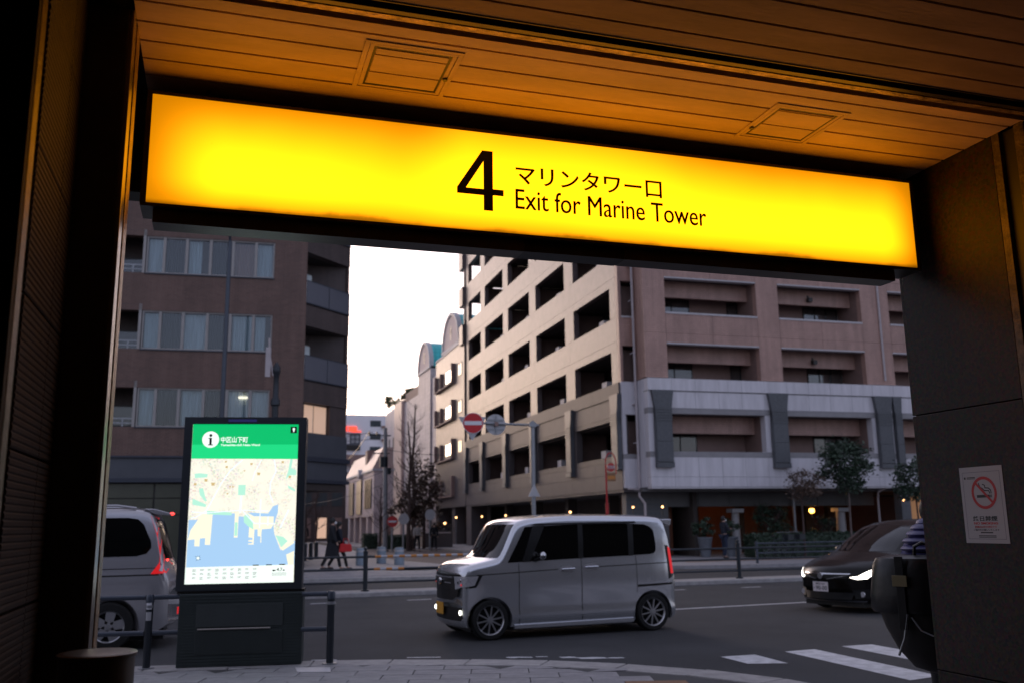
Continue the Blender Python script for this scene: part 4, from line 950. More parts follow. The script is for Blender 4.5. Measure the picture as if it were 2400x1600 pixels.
MB().box(.44, .76, -.003, -.0005, 2.70, 2.728).build('dark_nameplate', emit('nameplate_blue', (.02, .02, .12), .5), ib)
E1 = .86
M['e_green'] = emit('backlit_green', (.0, .46, .13), .85); M['e_green2'] = emit('backlit_green_low', (.01, .62, .20), .85)
M['e_cream'] = None
def map_mat(name, base, dark, amt, s=.86):
    m, n, l, b = _mat(name); tc = n.new('ShaderNodeTexCoord')
    v = n.new('ShaderNodeTexVoronoi'); v.inputs['Scale'].default_value = 46; v.distance = 'CHEBYCHEV'; l.new(tc.outputs['Object'], v.inputs[0])
    nz = n.new('ShaderNodeTexNoise'); nz.inputs['Scale'].default_value = 5.5; nz.inputs['Detail'].default_value = 3; l.new(tc.outputs['Object'], nz.inputs[0])
    a = n.new('ShaderNodeMapRange'); a.inputs[1].default_value = .55; a.inputs[2].default_value = .25; a.inputs[3].default_value = 0; a.inputs[4].default_value = amt; l.new(v.outputs['Distance'], a.inputs[0])
    w = n.new('ShaderNodeMapRange'); w.inputs[1].default_value = .42; w.inputs[2].default_value = .62; l.new(nz.outputs[0], w.inputs[0])
    mu = n.new('ShaderNodeMath'); mu.operation = 'MULTIPLY'; l.new(a.outputs[0], mu.inputs[0]); l.new(w.outputs[0], mu.inputs[1])
    mx = n.new('ShaderNodeMix'); mx.data_type = 'RGBA'; mx.inputs[6].default_value = (*base, 1); l.new(mu.outputs[0], mx.inputs[0])
    hs = n.new('ShaderNodeMix'); hs.data_type = 'RGBA'; hs.inputs[0].default_value = .35; hs.inputs[6].default_value = (*dark, 1); l.new(v.outputs['Color'], hs.inputs[7])
    l.new(hs.outputs[2], mx.inputs[7]); l.new(mx.outputs[2], b.inputs['Emission Color']); b.inputs['Emission Strength'].default_value = s
    b.inputs['Base Color'].default_value = (.02, .02, .02, 1); b.inputs['Roughness'].default_value = .3
    return m
M['e_land'] = map_mat('backlit_map_land', (.86, .83, .71), (.50, .46, .38), .6)
M['e_white'] = emit('backlit_white', (.80, .90, .84), .88); M['e_sea'] = emit('backlit_sea_blue', (.36, .57, .82), .82)
M['e_park'] = emit('backlit_park_green', (.42, .78, .62), .85); M['e_landp'] = emit('backlit_plain_land', (.88, .83, .65), .86); M['e_tan'] = emit('backlit_tan', (.62, .46, .22), .8)
M['e_road'] = emit('backlit_road', (.78, .88, .95), .86); M['e_black'] = mat('print_black', (.006, .008, .008), .5, 0, .03); M['e_grey'] = emit('backlit_grey_print', (.38, .42, .42), .6)
# map pixels (close-up coordinates of the printed sheet) to board metres
def mp_(x, y): return (.065+(x-140)*(1.215-.065)/(1050-140)+0, .895+(1440-y)*(2.665-.895)/(1440-135)+0)
def sheet(pts, y, name, m, pl=None):
    mb = MB(); q = [mp_(*p) for p in pts]; mb.prism(q, y, y+.0006, 'y'); return mb
scr = B(.045, 1.235, .0225, .029, .889, 2.674, 'screen', 'e_land', ib)
def layer(name, m, polys, y):
    if name in ('parks', 'land_piers'):
        for p in polys: MB().prism([mp_(*q) for q in p], y, y+.0007, 'y').build({'parks': 'park', 'land_piers': 'pier_land'}[name], m, scr)
        return
    mb = MB()
    for p in polys: mb.prism([mp_(*q) for q in p], y, y+.0007, 'y')
    return mb.build(name, m, scr)
layer('green_header', 'e_green', [[(125, 120), (1070, 120), (1070, 300), (125, 300)]], .0212); layer('green_header', 'e_green2', [[(125, 300), (1070, 300), (1070, 424), (125, 418)]], .0212)
layer('legend_strip', 'e_white', [[(120, 1312), (1060, 1302), (1060, 1450), (120, 1450)]], .0205)
layer('sea', 'e_sea', [[(130, 1310), (130, 925), (205, 925), (330, 885), (530, 875), (560, 900), (620, 905), (700, 905), (640, 870), (820, 880), (860, 820), (905, 805), (905, 870), (870, 985), (880, 1050), (940, 1185), (1050, 1110), (1070, 1110), (1070, 1303)]], .0212)
layer('land_piers', 'e_landp', [[(240, 880), (335, 880), (325, 1132), (280, 1130), (280, 1075), (235, 1078), (235, 1142), (190, 1140), (190, 1085), (130, 1090), (150, 1010)],
      [(528, 870), (562, 870), (560, 1075), (528, 1075)], [(660, 900), (870, 905), (870, 970), (850, 1005), (770, 1010), (765, 1068), (735, 1066), (732, 1010), (705, 1010), (702, 1135), (655, 1133), (655, 1125), (690, 1122), (690, 1112), (655, 1108), (655, 1098), (690, 1095), (690, 1078), (655, 1075)], [(760, 1065), (768, 1065), (768, 1120), (760, 1120)],
      [(935, 1165), (1050, 1108), (1060, 1125), (960, 1188)], [(990, 1220), (1060, 1190), (1060, 1303), (1010, 1303)]], .0204)
layer('land_blocks', 'e_land', [[(905, 830), (1070, 790), (1070, 1100), (960, 1100), (880, 1050), (885, 950), (940, 880)]], .0203)
layer('parks', 'e_park', [[(548, 640), (612, 640), (610, 725), (548, 725)], [(285, 852), (500, 868), (500, 892), (285, 880)], [(155, 750), (275, 800), (270, 822), (155, 800)], [(160, 545), (205, 540), (275, 548), (270, 575), (165, 580)], [(205, 668), (240, 665), (262, 735), (280, 770), (262, 775), (215, 720)],
      [(1000, 424), (1022, 424), (1010, 500), (1056, 520), (1056, 560), (1000, 560), (965, 595), (985, 520)], [(605, 900), (640, 880), (690, 960), (695, 1010), (650, 985), (610, 950)], [(890, 1060), (960, 1075), (1000, 1110), (945, 1160)], [(985, 645), (1050, 680), (1050, 700), (990, 670)], [(532, 950), (556, 950), (556, 1060), (532, 1060)]], .0195)
rd = []
def road_(pts, w):
    for (a, b) in zip(pts[:-1], pts[1:]):
        dx, dy = b[0]-a[0], b[1]-a[1]; L = math.hypot(dx, dy); nx, ny = -dy/L*w/2, dx/L*w/2
        rd.append([(a[0]+nx, a[1]+ny), (b[0]+nx, b[1]+ny), (b[0]-nx, b[1]-ny), (a[0]-nx, a[1]-ny)])
road_([(575, 428), (470, 520), (400, 620), (280, 850)], 9); road_([(745, 428), (690, 530), (668, 605)], 7); road_([(858, 428), (875, 530), (830, 620), (828, 720), (860, 790)], 9)
road_([(578, 730), (572, 870)], 14); road_([(750, 760), (748, 1000)], 9); road_([(1000, 850), (930, 1000)], 12); road_([(600, 860), (700, 960), (890, 965)], 9); road_([(150, 860), (270, 870), (600, 850), (820, 860)], 7); road_([(820, 905), (820, 980)], 8); road_([(280, 850), (190, 905), (150, 910)], 7)
layer('main_roads', 'e_road', rd, .0188)
tp = []
for (x, y, s) in ((428, 445, 9), (438, 490, 11), (655, 465, 11), (722, 548, 14), (262, 600, 14), (325, 632, 16), (170, 632, 12), (475, 655, 8), (500, 655, 8), (933, 450, 11), (1000, 575, 12), (455, 712, 8), (596, 522, 7)): tp.append([(x-s, y-s*.8), (x+s, y-s*.8), (x+s*.8, y+s*.8), (x-s*.8, y+s*.8)])
layer('landmarks', 'e_tan', tp, .0188)
lg = []
random.seed(5)
for r_ in range(3):
    for c_ in range(9):
        for q_ in range(2 if (r_+c_) % 3 else 3):
            x = 185+c_*65; y = 1326+r_*32+q_*8; lg.append([(x, y), (x+random.uniform(16, 38), y), (x+30, y+4), (x, y+4)])
for q_ in range(3): lg.append([(870, 1367+q_*9), (998, 1367+q_*9), (998, 1370+q_*9), (870, 1370+q_*9)])
tag(layer('legend_print', 'e_grey', lg, .0198), kind='stuff')
layer('scale_bar', 'e_black', [[(702, 1298), (755, 1298), (755, 1306), (702, 1306)], [(818, 1297), (868, 1297), (868, 1305), (818, 1305)], [(932, 1296), (985, 1296), (985, 1304), (932, 1304)], [(993, 148), (1050, 148), (1050, 203), (993, 203)],
      [(876, 1342), (902, 1342), (902, 1353), (876, 1353)], [(966, 1342), (982, 1342), (982, 1352), (966, 1352)]], .0198)
ic = MB(); x, z = mp_(285, 258); ic.lathe([(0, .0190), (.094, .0190), (.094, .0202)], (x, 0, z), 36, 'y'); ic.build('info_disc', 'e_white', scr)
ii = MB(); ii.lathe([(.0, .0178), (.017, .0178), (.017, .0186)], (x, 0, z+.047), 18, 'y'); ii.box(x-.013, x+.013, .0178, .0186, z-.058, z+.018).box(x-.027, x+.013, .0178, .0186, z+.010, z+.020).box(x-.028, x+.028, .0178, .0186, z-.066, z-.056); ii.build('info_letter', 'e_black', scr)
pn = MB(); a, b = mp_(1022, 172); pn.lathe([(0, .0178), (.014, .0178), (.014, .0186)], (a, 0, b+.006), 14, 'y'); pn.prism([(a-.011, b-.002), (a+.011, b-.002), (a+.004, b-.030), (a-.004, b-.030)], .0178, .0186, 'y'); pn.build('location_pin', 'e_white', scr)
inst(fit(text_mesh('中区山下町', .1, 'e_white', 1, .002, ext=.0003), .362, .665, 2.463, 2.532), 'japanese_lettering', scr, (0, .0195, 0))
inst(fit(text_mesh('Yamashita-chō Naka Ward', .05, 'e_white', 1, .0014, ext=.0003), .362, .80, 2.425, 2.450), 'english_lettering', scr, (0, .0195, 0))
inst(fit(text_mesh('4.7', .05, 'e_black', 1, .0006, ext=.0003), *[mp_(912, 0)[0], mp_(962, 0)[0]], mp_(0, 1354)[1], mp_(0, 1327)[1]), 'scale_number', scr, (0, .0188, 0))
st = MB()
for k in range(8):
    a = k*pi/4+.2; x, z = mp_(228, 1237); r = .042 if k % 2 else .030; st.prism([(x+r*cos(a), z+r*sin(a)), (x+.010*cos(a+.45), z+.010*sin(a+.45)), (x+.010*cos(a-.45), z+.010*sin(a-.45))], .0190, .0196, 'y')
st.build('compass_rose', 'e_black', scr); MB().lathe([(0, .0180), (.016, .0180), (.016, .0186)], (x, 0, z), 12, 'y').build('compass_disc', 'e_white', scr)

# kerb rail: bollard posts with two rails
rzb = math.atan2(-.22, 1.34); dx_, dy_ = cos(rzb), sin(rzb)
def post(x, y, lab, stk=False):
    t = thing('rail_post', lab, 'post', (x, y, 0), rzb, 'posts of the kerb rail beside the map board')
    MB().lathe([(.040, .012), (.040, .70), (.0405, .702)], (0, 0, 0), 20).build('shaft', 'rail', t, True)
    MB().lathe([(.044, .64), (.044, .672)], (0, 0, 0), 20).build('steel_band', 'galv', t, True)
    MB().lathe([(.046, .70), (.047, .765), (.036, .785), (.0, .789)], (0, 0, 0), 20).build('cap', 'railb', t, True)
    MB().lathe([(.085, .0), (.085, .012)], (0, 0, 0), 20).build('base_plate', 'galv', t)
    if stk:
        for (z0, z1, m) in ((.63, .70, 'signwhite'), (.51, .60, 'signback')):
            mb = MB(); n = 7; vs = []
            for k in range(n): a = -pi/2-.75+1.5*k/(n-1); vs += [(.0415*cos(a)*1.02, .0415*sin(a)*1.02, z0), (.0415*cos(a)*1.02, .0415*sin(a)*1.02, z1)]
            mb.add(vs, [(2*k, 2*k+2, 2*k+3, 2*k+1) for k in range(n-1)]); mb.build('sticker', m, t)
    return t
post(1.28, 10.86, 'dark blue rail post with a steel band right of the map board')
post(-.655, 11.27, 'dark blue rail post with stickers on it left of the map board', True)
post(-2.7, 11.62, 'dark blue rail post hidden behind the entrance column')
def rails(a, b, lab):
    t = thing('kerb_rail', lab, 'rail', (a[0], a[1], 0), 0, 'two bar kerb rails')
    for z in (.755, .375): MB().tube([(0, 0, z), (b[0]-a[0], b[1]-a[1], z)], .027, 12).build('bar', 'railb', t, True)
rails((.965, 10.93), (1.235, 10.865), 'short pair of blue bars joining the map board to the right post')
rails((-.61, 11.26), (-.33, 11.22), 'short pair of blue bars joining the left post to the map board')
rails((-2.65, 11.61), (-.70, 11.28), 'long pair of blue bars running left from the stickered post')

# median fence
def fence_post(x, y, lab):
    t = thing('fence_post', lab, 'post', (x, y, -.02), 0, 'posts of the dark fence along the median')
    MB().lathe([(.055, 0), (.055, .90), (.062, .905), (.062, .93), (.03, .94), (.03, .955), (.05, .975), (.045, 1.01), (.0, 1.03)], (0, 0, 0), 16).build('shaft', 'rail', t, True)
    MB().lathe([(.10, 0), (.10, .03)], (0, 0, 0), 16).build('foot', 'rail', t)
fx = [3.455-10.12*1.5, 3.455-5.06, 3.455, 8.51, 13.576, 18.64, 23.7, 28.8]
fl2 = ['far left one, behind the entrance column', 'one hidden behind the map board', 'one where the striped tape starts', 'one behind the silver car', 'one between silver and black cars', 'one behind the black car bonnet', 'one behind the black car roof', 'far right one, hidden by the wall']
for x, l_ in zip(fx, fl2): fence_post(x, 22.6, 'dark ball topped median fence post, the '+l_)
for i, (a, b) in enumerate(zip(fx[:-1], fx[1:])):
    t = thing('median_fence_rail', 'three dark rails of the median fence, span '+['at far left', 'behind the map board', 'with tape behind the silver bonnet', 'behind the silver car cabin', 'right behind the black car bonnet', 'behind the black car cabin', 'at far right'][i], 'fence', (a, 22.6, 0), 0, 'spans of the median fence')
    for z in (.775, .485, .185): MB().tube([(.05, 0, z), (b-a-.05, 0, z)], .028, 10).build('rail', 'rail', t, True)
def tape(x0, x1, z, lab):
    t = thing('striped_tape', lab, 'tape', (x0, 22.6, z), 0, 'orange and white tape on the median fence'); n = int((x1-x0)/.145); h = .032
    me1 = MB().lathe([(h, 0), (h, .145)], (0, 0, 0), 10, 'x').mesh('orange_stripe', 'orange', True); me2 = MB().lathe([(h, 0), (h, .145)], (0, 0, 0), 10, 'x').mesh('white_stripe', 'tapewhite', True)
    for k in range(n): inst(me1 if k % 2 == 0 else me2, 'orange_stripe' if k % 2 == 0 else 'white_stripe', t, (k*.145, 0, 0))
tape(3.68, 8.4, .775, 'long orange and white striped tape wrapped round the top rail'); tape(3.66, 4.42, .485, 'short orange and white striped tape piece on the middle rail')
# far pavement fence
for k, x in enumerate((18.62, 22.6, 26.6)):
    t = thing('pavement_fence_post', 'slate post of the far pavement railing '+['at its left end', 'behind the black car windscreen', 'hidden behind the granite wall'][k], 'post', (x, 29.72+.0*k, 0), 0, 'posts of the far pavement railing')
    MB().lathe([(.05, 0), (.05, .70), (.055, .705), (.055, .76), (0, .78)], (0, 0, 0), 14).build('shaft', 'railb', t, True)
for k, x in enumerate((18.62, 22.6)):
    t = thing('pavement_railing', 'two bar slate railing on the far pavement, '+['left span in front of the hedge', 'right span behind the black car'][k], 'railing', (x, 29.72, 0), 0, 'spans of the far pavement railing')
    for z in (.70, .36): MB().tube([(.05, 0, z), (3.95, 0, z)], .026, 10).build('rail', 'railb', t, True)

# road signs, lamp posts, poles
rp = thing('sign_pole', 'grey steel pole with a long sign arm at the far street corner', 'pole', (9.53, 27.9, -.12))
k_ = 27.9/27.; 
MB().tube([(0, 0, 0), (.02, 0, 4.85)], .075, 12, .065).build('pole', 'galv', rp, True); MB().tube([(.22, 0, 4.72), (-1.98, 0, 4.76)], .038, 10).build('arm', 'galv', rp, True)
MB().box(-.12, .12, -.09, .09, 4.66, 4.80).build('clamp', 'galv', rp)
MB().prism([(-.20, 2.46), (.20, 2.46), (.0, 2.86)], -.10, -.085, 'y').build('triangle_sign', 'signback', rp)
def disc(parent, x, z, r, y0, y1, nm, m): return MB().lathe([(0, y0), (r, y0), (r, y1), (0, y1)], (x, 0, z), 36, 'y').build(nm, m, parent)
ne = thing('no_entry_sign', 'large round red no entry sign at the end of the pole arm', 'road sign', (7.55, 27.82, 4.62), R(-9))
disc(ne, 0, 0, .330, -.02, -.005, 'rim', 'signwhite'); disc(ne, 0, 0, .312, -.026, -.0205, 'red_disc', 'signred'); B(-.275, .275, -.031, -.0265, -.062, .062, 'white_bar', 'signwhite', ne)
MB().prism([(-.46, .20), (.42, .20), (-.02, -.56)], .01, .03, 'y').build('triangle_back', 'signback', ne)
rv = thing('round_sign_back', 'pale back of a round road sign hanging on the pole arm', 'road sign', (8.33, 27.95, 4.60), R(0))
disc(rv, 0, 0, .330, .0, .012, 'plate', 'signback'); B(-.26, .26, -.03, -.001, .13, .17, 'brace', 'galv', rv); B(-.26, .26, -.03, -.001, -.17, -.13, 'brace', 'galv', rv); B(-.02, .02, -.045, -.031, -.30, .30, 'brace', 'galv', rv); B(-.06, .06, -.10, -.046, -.06, .08, 'clamp', 'recess', rv)
bs = thing('bus_stop_sign', 'red hooped bus stop sign with orange plate in front of the white band', 'bus stop sign', (13.0, 30.1, -.02))
MB().tube([(0, 0, 0), (0, 0, 2.2)], .055, 10).tube([(0, 0, 2.2), (0, 0, 3.55)], .032, 8).tube([(.19+.20*cos(a), 0, 3.58+.36*sin(a)) for a in [pi-k*pi/14 for k in range(15)]]+[(.385, 0, 3.2)], .022, 8).build('frame', 'redpost', bs, True)
MB().lathe([(0, -.02), (.15, -.02), (.15, .02)], (.19, 0, 3.44), 24, 'y').build('roundel', 'redpost', bs); B(.06, .32, -.028, -.021, 3.39, 3.49, 'pale_band', 'signback', bs)
inst(fit(text_mesh('BUS', .1, 'redpost', 1, .001), .09, .29, 3.40, 3.48), 'lettering', bs, (0, -.031, 0))
B(.04, .36, -.015, .015, 2.95, 3.24, 'orange_plate', 'tactile', bs); B(.06, .34, -.018, -.0155, 3.02, 3.14, 'route_plate', 'orange', bs)
sl_ = thing('street_lamp', 'tall thin slate blue street lamp in front of the brick building', 'street lamp', (.02, 30.0, -.02))
MB().tube([(0, 0, 0), (0, 0, 10.6)], .085, 12, .062).build('pole', 'railb', sl_, True); MB().tube([(0, 0, 10.6), (-.02, -.1, 10.85), (-.05, -.3, 11.0)], .04, 8).build('arm', 'railb', sl_, True); MB().box(-.32, .12, -.75, -.15, 10.98, 11.12).build('lamp_head', 'rail', sl_, bevel=.02)
bl = thing('black_lamp_post', 'black ornamental post with collar rising right behind the map board', 'lamp post', (1.64, 30.2, -.02))
MB().lathe([(.11, 0), (.10, 4.6), (.105, 5.3), (.15, 5.35), (.15, 5.5), (.09, 5.6), (.085, 6.3), (.13, 6.4), (.13, 6.55), (.05, 6.7), (0, 6.75)], (0, 0, 0), 14).build('pole', 'rail', bl, True)
MB().tube([(-.1, 0, 6.3), (-.25, -.05, 7.0), (-.27, -.05, 7.5)], .03, 8).box(-.36, -.2, -.07, -.05, 6.25, 7.2).build('banner', 'pipe', bl)
up_ = thing('utility_pole', 'dark concrete utility pole with a transformer down the side street', 'utility pole', (10.42, 60, -.1))
MB().tube([(0, 0, 0), (-.1, 0, 7.9)], .17, 12, .12).build('pole', 'galv', up_, True); MB().lathe([(.27, 5.35), (.27, 6.0)], (-.17, 0, 0), 16).lathe([(.2, 4.9), (.2, 5.3)], (.15, .2, 0), 12).build('transformer', 'rail', up_, True)
MB().box(-1.2, .25, -.05, .05, 7.35, 7.43).box(-1.2, -1.1, -.05, .05, 7.43, 7.62).box(-.7, -.6, -.05, .05, 7.43, 7.62).box(-.9, .2, -.05, .05, 6.2, 6.26).build('crossarm', 'rail', up_)
wr = thing('overhead_wires', 'thin dark wires strung from the utility pole across the side street', 'wires', (10.3, 60, 0))
def wire(a, b, sag=.3):
    mb = MB(); a, b = Vector(a), Vector(b); mb.tube([a.lerp(b, k/10)-Vector((0, 0, sag*4*(k/10)*(1-k/10))) for k in range(11)], .018, 5); mb.build('wire', 'rail', wr)
wire((0, 0, 6.4), (6.0, 7, 6.6), .12); wire((-.8, 0, 7.5), (-7, -5, 6.9), .3); wire((0, 0, 7.2), (-7, -6, 6.6), .3); wire((0, 0, 5.0), (-6, 10, 4.2), .5); wire((.1, 0, 4.2), (-5.5, 18, 3.4), .5); wire((-1, 0, 7.6), (4, 60, 9.5), .8); wire((.1, 0, 4.9), (7, 14, 4.0), .6)
def small_sign(x, y, h, lab, red=False, grp=None):
    t = thing('small_road_sign', lab, 'road sign', (x, y, -.1)); MB().tube([(0, 0, 0), (0, 0, h)], .06, 8).build('pole', 'galv', t, True)
    disc(t, 0, h-.1, .34, -.10, -.08, 'plate', 'signred' if red else 'signback')
    if red: B(-.26, .26, -.11, -.101, h-.16, h-.04, 'white_bar', 'signwhite', t)
small_sign(10.6, 58.6, 1.95, 'small distant red no entry sign on a post by the hedge', True); small_sign(11.35, 58.8, 2.1, 'distant narrow grey sign post between hedge and bare tree'); small_sign(13.0, 58.5, 2.35, 'distant grey round sign post next to the planter')
# bollards on the corner
bm_ = MB().lathe([(.20, 0), (.19, .62), (.16, .66), (0, .67)], (0, 0, 0), 16).mesh('body', 'bluebol', True); bt_ = MB().lathe([(.195, .5), (.195, .58)], (0, 0, 0), 16).mesh('band', 'signback', True)
for (x, y, l_) in ((5.5, 37.2, 'left one beside the red bag'), (6.55, 38.6, 'small middle one'), (6.95, 36.8, 'right one by the crossing')):
    t = thing('bollard', 'stubby pale blue corner bollard, the '+l_, 'bollard', (x, y, -.012), 0, 'blue bollards on the street corner'); inst(bm_, 'body', t); inst(bt_, 'band', t)
for i, (x, y) in enumerate(((3.6, 42), (3.9, 43.5), (4.3, 45), (4.7, 46.5))):
    t = thing('dark_bollard', 'dark waist high bollard by the brick building corner, '+['nearest', 'second', 'third', 'farthest'][i]+' of the row', 'bollard', (x, y, -.012), 0, 'dark bollards on the side street'); MB().lathe([(.1, 0), (.1, .75), (.0, .82)], (0, 0, 0), 10).build('body', 'rail', t, True)
# far street lights and signs
tl = thing('traffic_light', 'glowing red traffic light with yellow light below down the far street', 'traffic light', (5.62, 70, 0)); MB().tube([(.1, 0, 0), (.1, 0, 4)], .09, 8).build('pole', 'rail', tl, True)
MB().ball((-.12, -.1, 2.25), .22).build('red_light', emit('traffic_red', (1, .03, .07), 6), tl); MB().ball((.20, -.1, 1.62), .15).build('yellow_light', emit('shop_yellow', (1, .55, .05), 5), tl); B(-.42, .15, .05, .2, 3.0, 4.6, 'pale_board', 'signback', tl)
fc = thing('distant_white_van', 'small pale van with red tail lamps far down the street', 'van', (5.5, 74, 0)); MB().box(-.55, .7, 0, 3, .25, 1.5).build('body', 'farwhite', fc, bevel=.12); B(-.4, .55, -.01, -.002, .9, 1.35, 'rear_window', 'carglass', fc)
for x in (-.42, .56): MB().ball((x, -.02, .75), .08).build('tail_lamp', 'redlit', fc)
os_ = thing('orange_lit_sign', 'small glowing orange shop sign under the brick overhang', 'sign', (3.55, 60, 0)); MB().prism([(-.3, 1.5), (.35, 1.45), (.25, 2.0), (.1, 2.45), (-.15, 2.3), (-.3, 1.9)], 0, .1, 'y').build('lit_face', emit('orange_sign_glow', (1, .16, .07), .9), os_); MB().tube([(0, .1, 0), (0, .1, 1.6)], .05, 8).build('post', 'rail', os_, True)
# wall lanterns
def lantern(x, y, z, lab, r=.06, drop=True, grp='warm wall lamps of the corner building', e=None, post=None):
    t = thing('wall_lamp', lab, 'lamp', (x, y, z), 0, grp); MB().ball((0, 0, 0), r).build('bulb', e or 'warmlit', t); MB().lathe([(r*.4, r*.9), (r*1.2, r*.7), (r*1.1, r*1.0), (0, r*1.5)], (0, 0, 0), 12).build('cap', 'rail', t, True)
    MB().tube([(0, 0, -r*.8), (0, 0, post if post else -.35)], .022, 6).build('bracket', 'galv' if post else 'rail', t)
def L2(lx, ly): c, s = cos(R(-1.5)), sin(R(-1.5)); return 17.57+lx*c-ly*s, 36+lx*s+ly*c
for i, (ly, z) in enumerate(((25.5, 2.03), (19.5, 2.03), (13.8, 2.05), (7.55, 2.05))):
    x, y = L2(-.95, ly); lantern(x, y, z, 'small warm lamp under the dark overhang, '+['farthest', 'second farthest', 'above the front of the silver car roof', 'nearest of the row above the car roof'][i], .06)
x, y = L2(-1.0, 33.3); lantern(x, y, 2.05, 'warm lamp on a thin pole at the far end of the overhang', .07, post=-2.0)
lantern(16.55, 35.6, 2.12, 'warm lamp left of the drainpipe foot', .045); lantern(17.85, 35.5, 2.13, 'warm lamp right of the drainpipe foot', .05)
lantern(27.35, 38.6, 1.95, 'big yellow glowing lamp between lobby columns', .13, e=emit('yellow_globe', (1, .42, .06), 9)); lantern(30.2, 35.6, 2.33, 'small warm lamp on the ribbed pier at the right', .06)
lb_ = bpy.data.lights.new('lobby_glow', 'POINT'); lb_.energy = 10; lb_.color = (1, .45, .12); lb_.shadow_soft_size = .2
lo_ = bpy.data.objects.new('lobby_glow', lb_); COL.objects.link(lo_); lo_.location = (27.3, 38.3, 1.95)
lb2 = bpy.data.lights.new('lobby_glow', 'POINT'); lb2.energy = 7; lb2.color = (1, .40, .12); lb2.shadow_soft_size = .2
lo2 = bpy.data.objects.new('lobby_glow', lb2); COL.objects.link(lo2); lo2.location = (23.3, 41.0, 2.4)

# ================================================================== PLANTS
def leaves(center, rad, n, size, flat=1., clump=.0, seed=1):
    rnd = random.Random(seed); vs = []; fs = []; cl_ = []
    for _ in range(max(1, int(n/60))):
        while True:
            p = Vector((rnd.uniform(-1, 1), rnd.uniform(-1, 1), rnd.uniform(-1, 1)))
            if .25 < p.length < 1: break
        cl_.append(p)
    for _ in range(n):
        c0 = rnd.choice(cl_); p = c0+Vector((rnd.gauss(0, .16), rnd.gauss(0, .16), rnd.gauss(0, .12)))
        q = Vector((center[0]+p.x*rad[0], center[1]+p.y*rad[1], center[2]+p.z*rad[2]))
        a = Vector((rnd.gauss(0, 1), rnd.gauss(0, 1), rnd.gauss(0, .5))).normalized(); b = a.cross(Vector((rnd.gauss(0, 1), rnd.gauss(0, 1), rnd.gauss(0, 1)))).normalized()
        s = size*rnd.uniform(.6, 1.3); o = len(vs); vs += [q-a*s, q+b*s*.45, q+a*s, q-b*s*.45]; fs.append((o, o+1, o+2, o+3))
    mb = MB(); mb.v = [tuple(v) for v in vs]; mb.f = fs; return mb
def limbs(mb, p, d, L, r, depth, rnd, up=.25, spread=.5):
    pts = [Vector(p)]; d = Vector(d).normalized()
    for k in range(3): d = (d+Vector((rnd.gauss(0, .10), rnd.gauss(0, .10), rnd.gauss(0, .05)+up*.1))).normalized(); pts.append(pts[-1]+d*L/3)
    mb.tube(pts, r, 5 if depth < 3 else 7, r*.62, False)
    if depth == 0: return
    for k in range(3 if depth > 1 else 4):
        i = rnd.choice((1, 2, 3)); a = Vector((rnd.gauss(0, 1), rnd.gauss(0, 1), .1)).normalized()
        limbs(mb, pts[i], d+a*spread+Vector((0, 0, up)), L*rnd.uniform(.5, .75), r*.52, depth-1, rnd, up, spread)
def bare_tree(x, y, h, lab, seed, r=.13, low=1.5, spread=1.3, nbr=26, mt='bark'):
    rnd = random.Random(seed); t = thing('bare_tree', lab, 'tree', (x, y, -.1), 0, 'trees down the side street'); mb = MB(); pts = [Vector((rnd.gauss(0, .04)*k/3, rnd.gauss(0, .04)*k/3, h*k/8)) for k in range(9)]
    mb.tube(pts, r, 8, r*.22); mb.build('trunk', mt, t, True); cb_ = MB()
    for k in range(nbr):
        f = low/h+(1-low/h)*(k/nbr)**.9; p = pts[min(7, int(f*8))].lerp(pts[min(8, int(f*8)+1)], f*8-int(f*8)); a = k*2.4; ln = spread*(1-f*.62)*rnd.uniform(.7, 1.2)
        limbs(cb_, p, Vector((cos(a), sin(a), .55)), ln, r*.30*(1.15-f), 2, rnd, .35, .55)
    cb_.build('branches', mt, t, True); return t
bare_tree(11.85, 59.6, 8.3, 'bare brown tree, the left one of the two tall ones', 3, .16, 1.6, 1.5); bare_tree(12.35, 60.6, 9.6, 'bare brown tree, the right and taller of the two tall ones', 8, .17, 2.4, 1.5)
bare_tree(9.4, 56.0, 3.9, 'dark bare street tree by the low stone building', 21, .10, 1.2, .8, 18); bare_tree(4.6, 52.0, 4.4, 'dark bare street tree just beyond the brick overhang', 24, .12, 1.6, 1.0, 22); bare_tree(6.4, 64.0, 4.8, 'thin bare street tree in front of the dark fins', 25, .10, 1.4, .8, 18)
bare_tree(10.9, 63.0, 4.6, 'small bare tree behind the no entry sign', 26, .09, 1.0, 1.0, 18)
def leafy(name, x, y, h, cr, cc, lab, seed, m='leaf', n=1600, size=.07, trunk=.05, grp=None, z=-.01, cat='tree', mt='bark', stems=1):
    t = thing(name, lab, cat, (x, y, z), 0, grp); rnd = random.Random(seed); mb = MB()
    for s_ in range(stems):
        a = s_*2.2+seed; mb.tube([(0, 0, 0), (.04*cos(a)*stems, .04*sin(a), cc*.5), (.12*cos(a)*(stems-.5), .1*sin(a), cc)], trunk, 7, trunk*.6)
        for k in range(7): limbs(mb, (.08*cos(a), .08*sin(a), cc*(.72+.04*k)), Vector((cos(k*2.4), sin(k*2.4), .8)), cr[0]*.8, trunk*.4, 1, rnd)
    mb.build('trunk', mt, t, True); leaves((0, 0, cc), cr, n, size, seed=seed).build('crown', m, t); return t
leafy('street_tree', 25.35, 33.2, 3, (1.15, 1.0, 1.05), 3.75, 'dark green street tree, the tallest of those before the white band', 31, n=4200, size=.085, mt='barkpale')
leafy('street_tree', 23.2, 33.4, 3, (1.0, .9, .7), 2.95, 'thin brownish street tree left of the tallest street tree', 32, 'leafb', n=1500, size=.06)
leafy('street_tree', 28.9, 33.2, 3, (.9, .9, 1.0), 3.0, 'dark street tree at the right edge by the granite wall', 33, n=2600, size=.08)
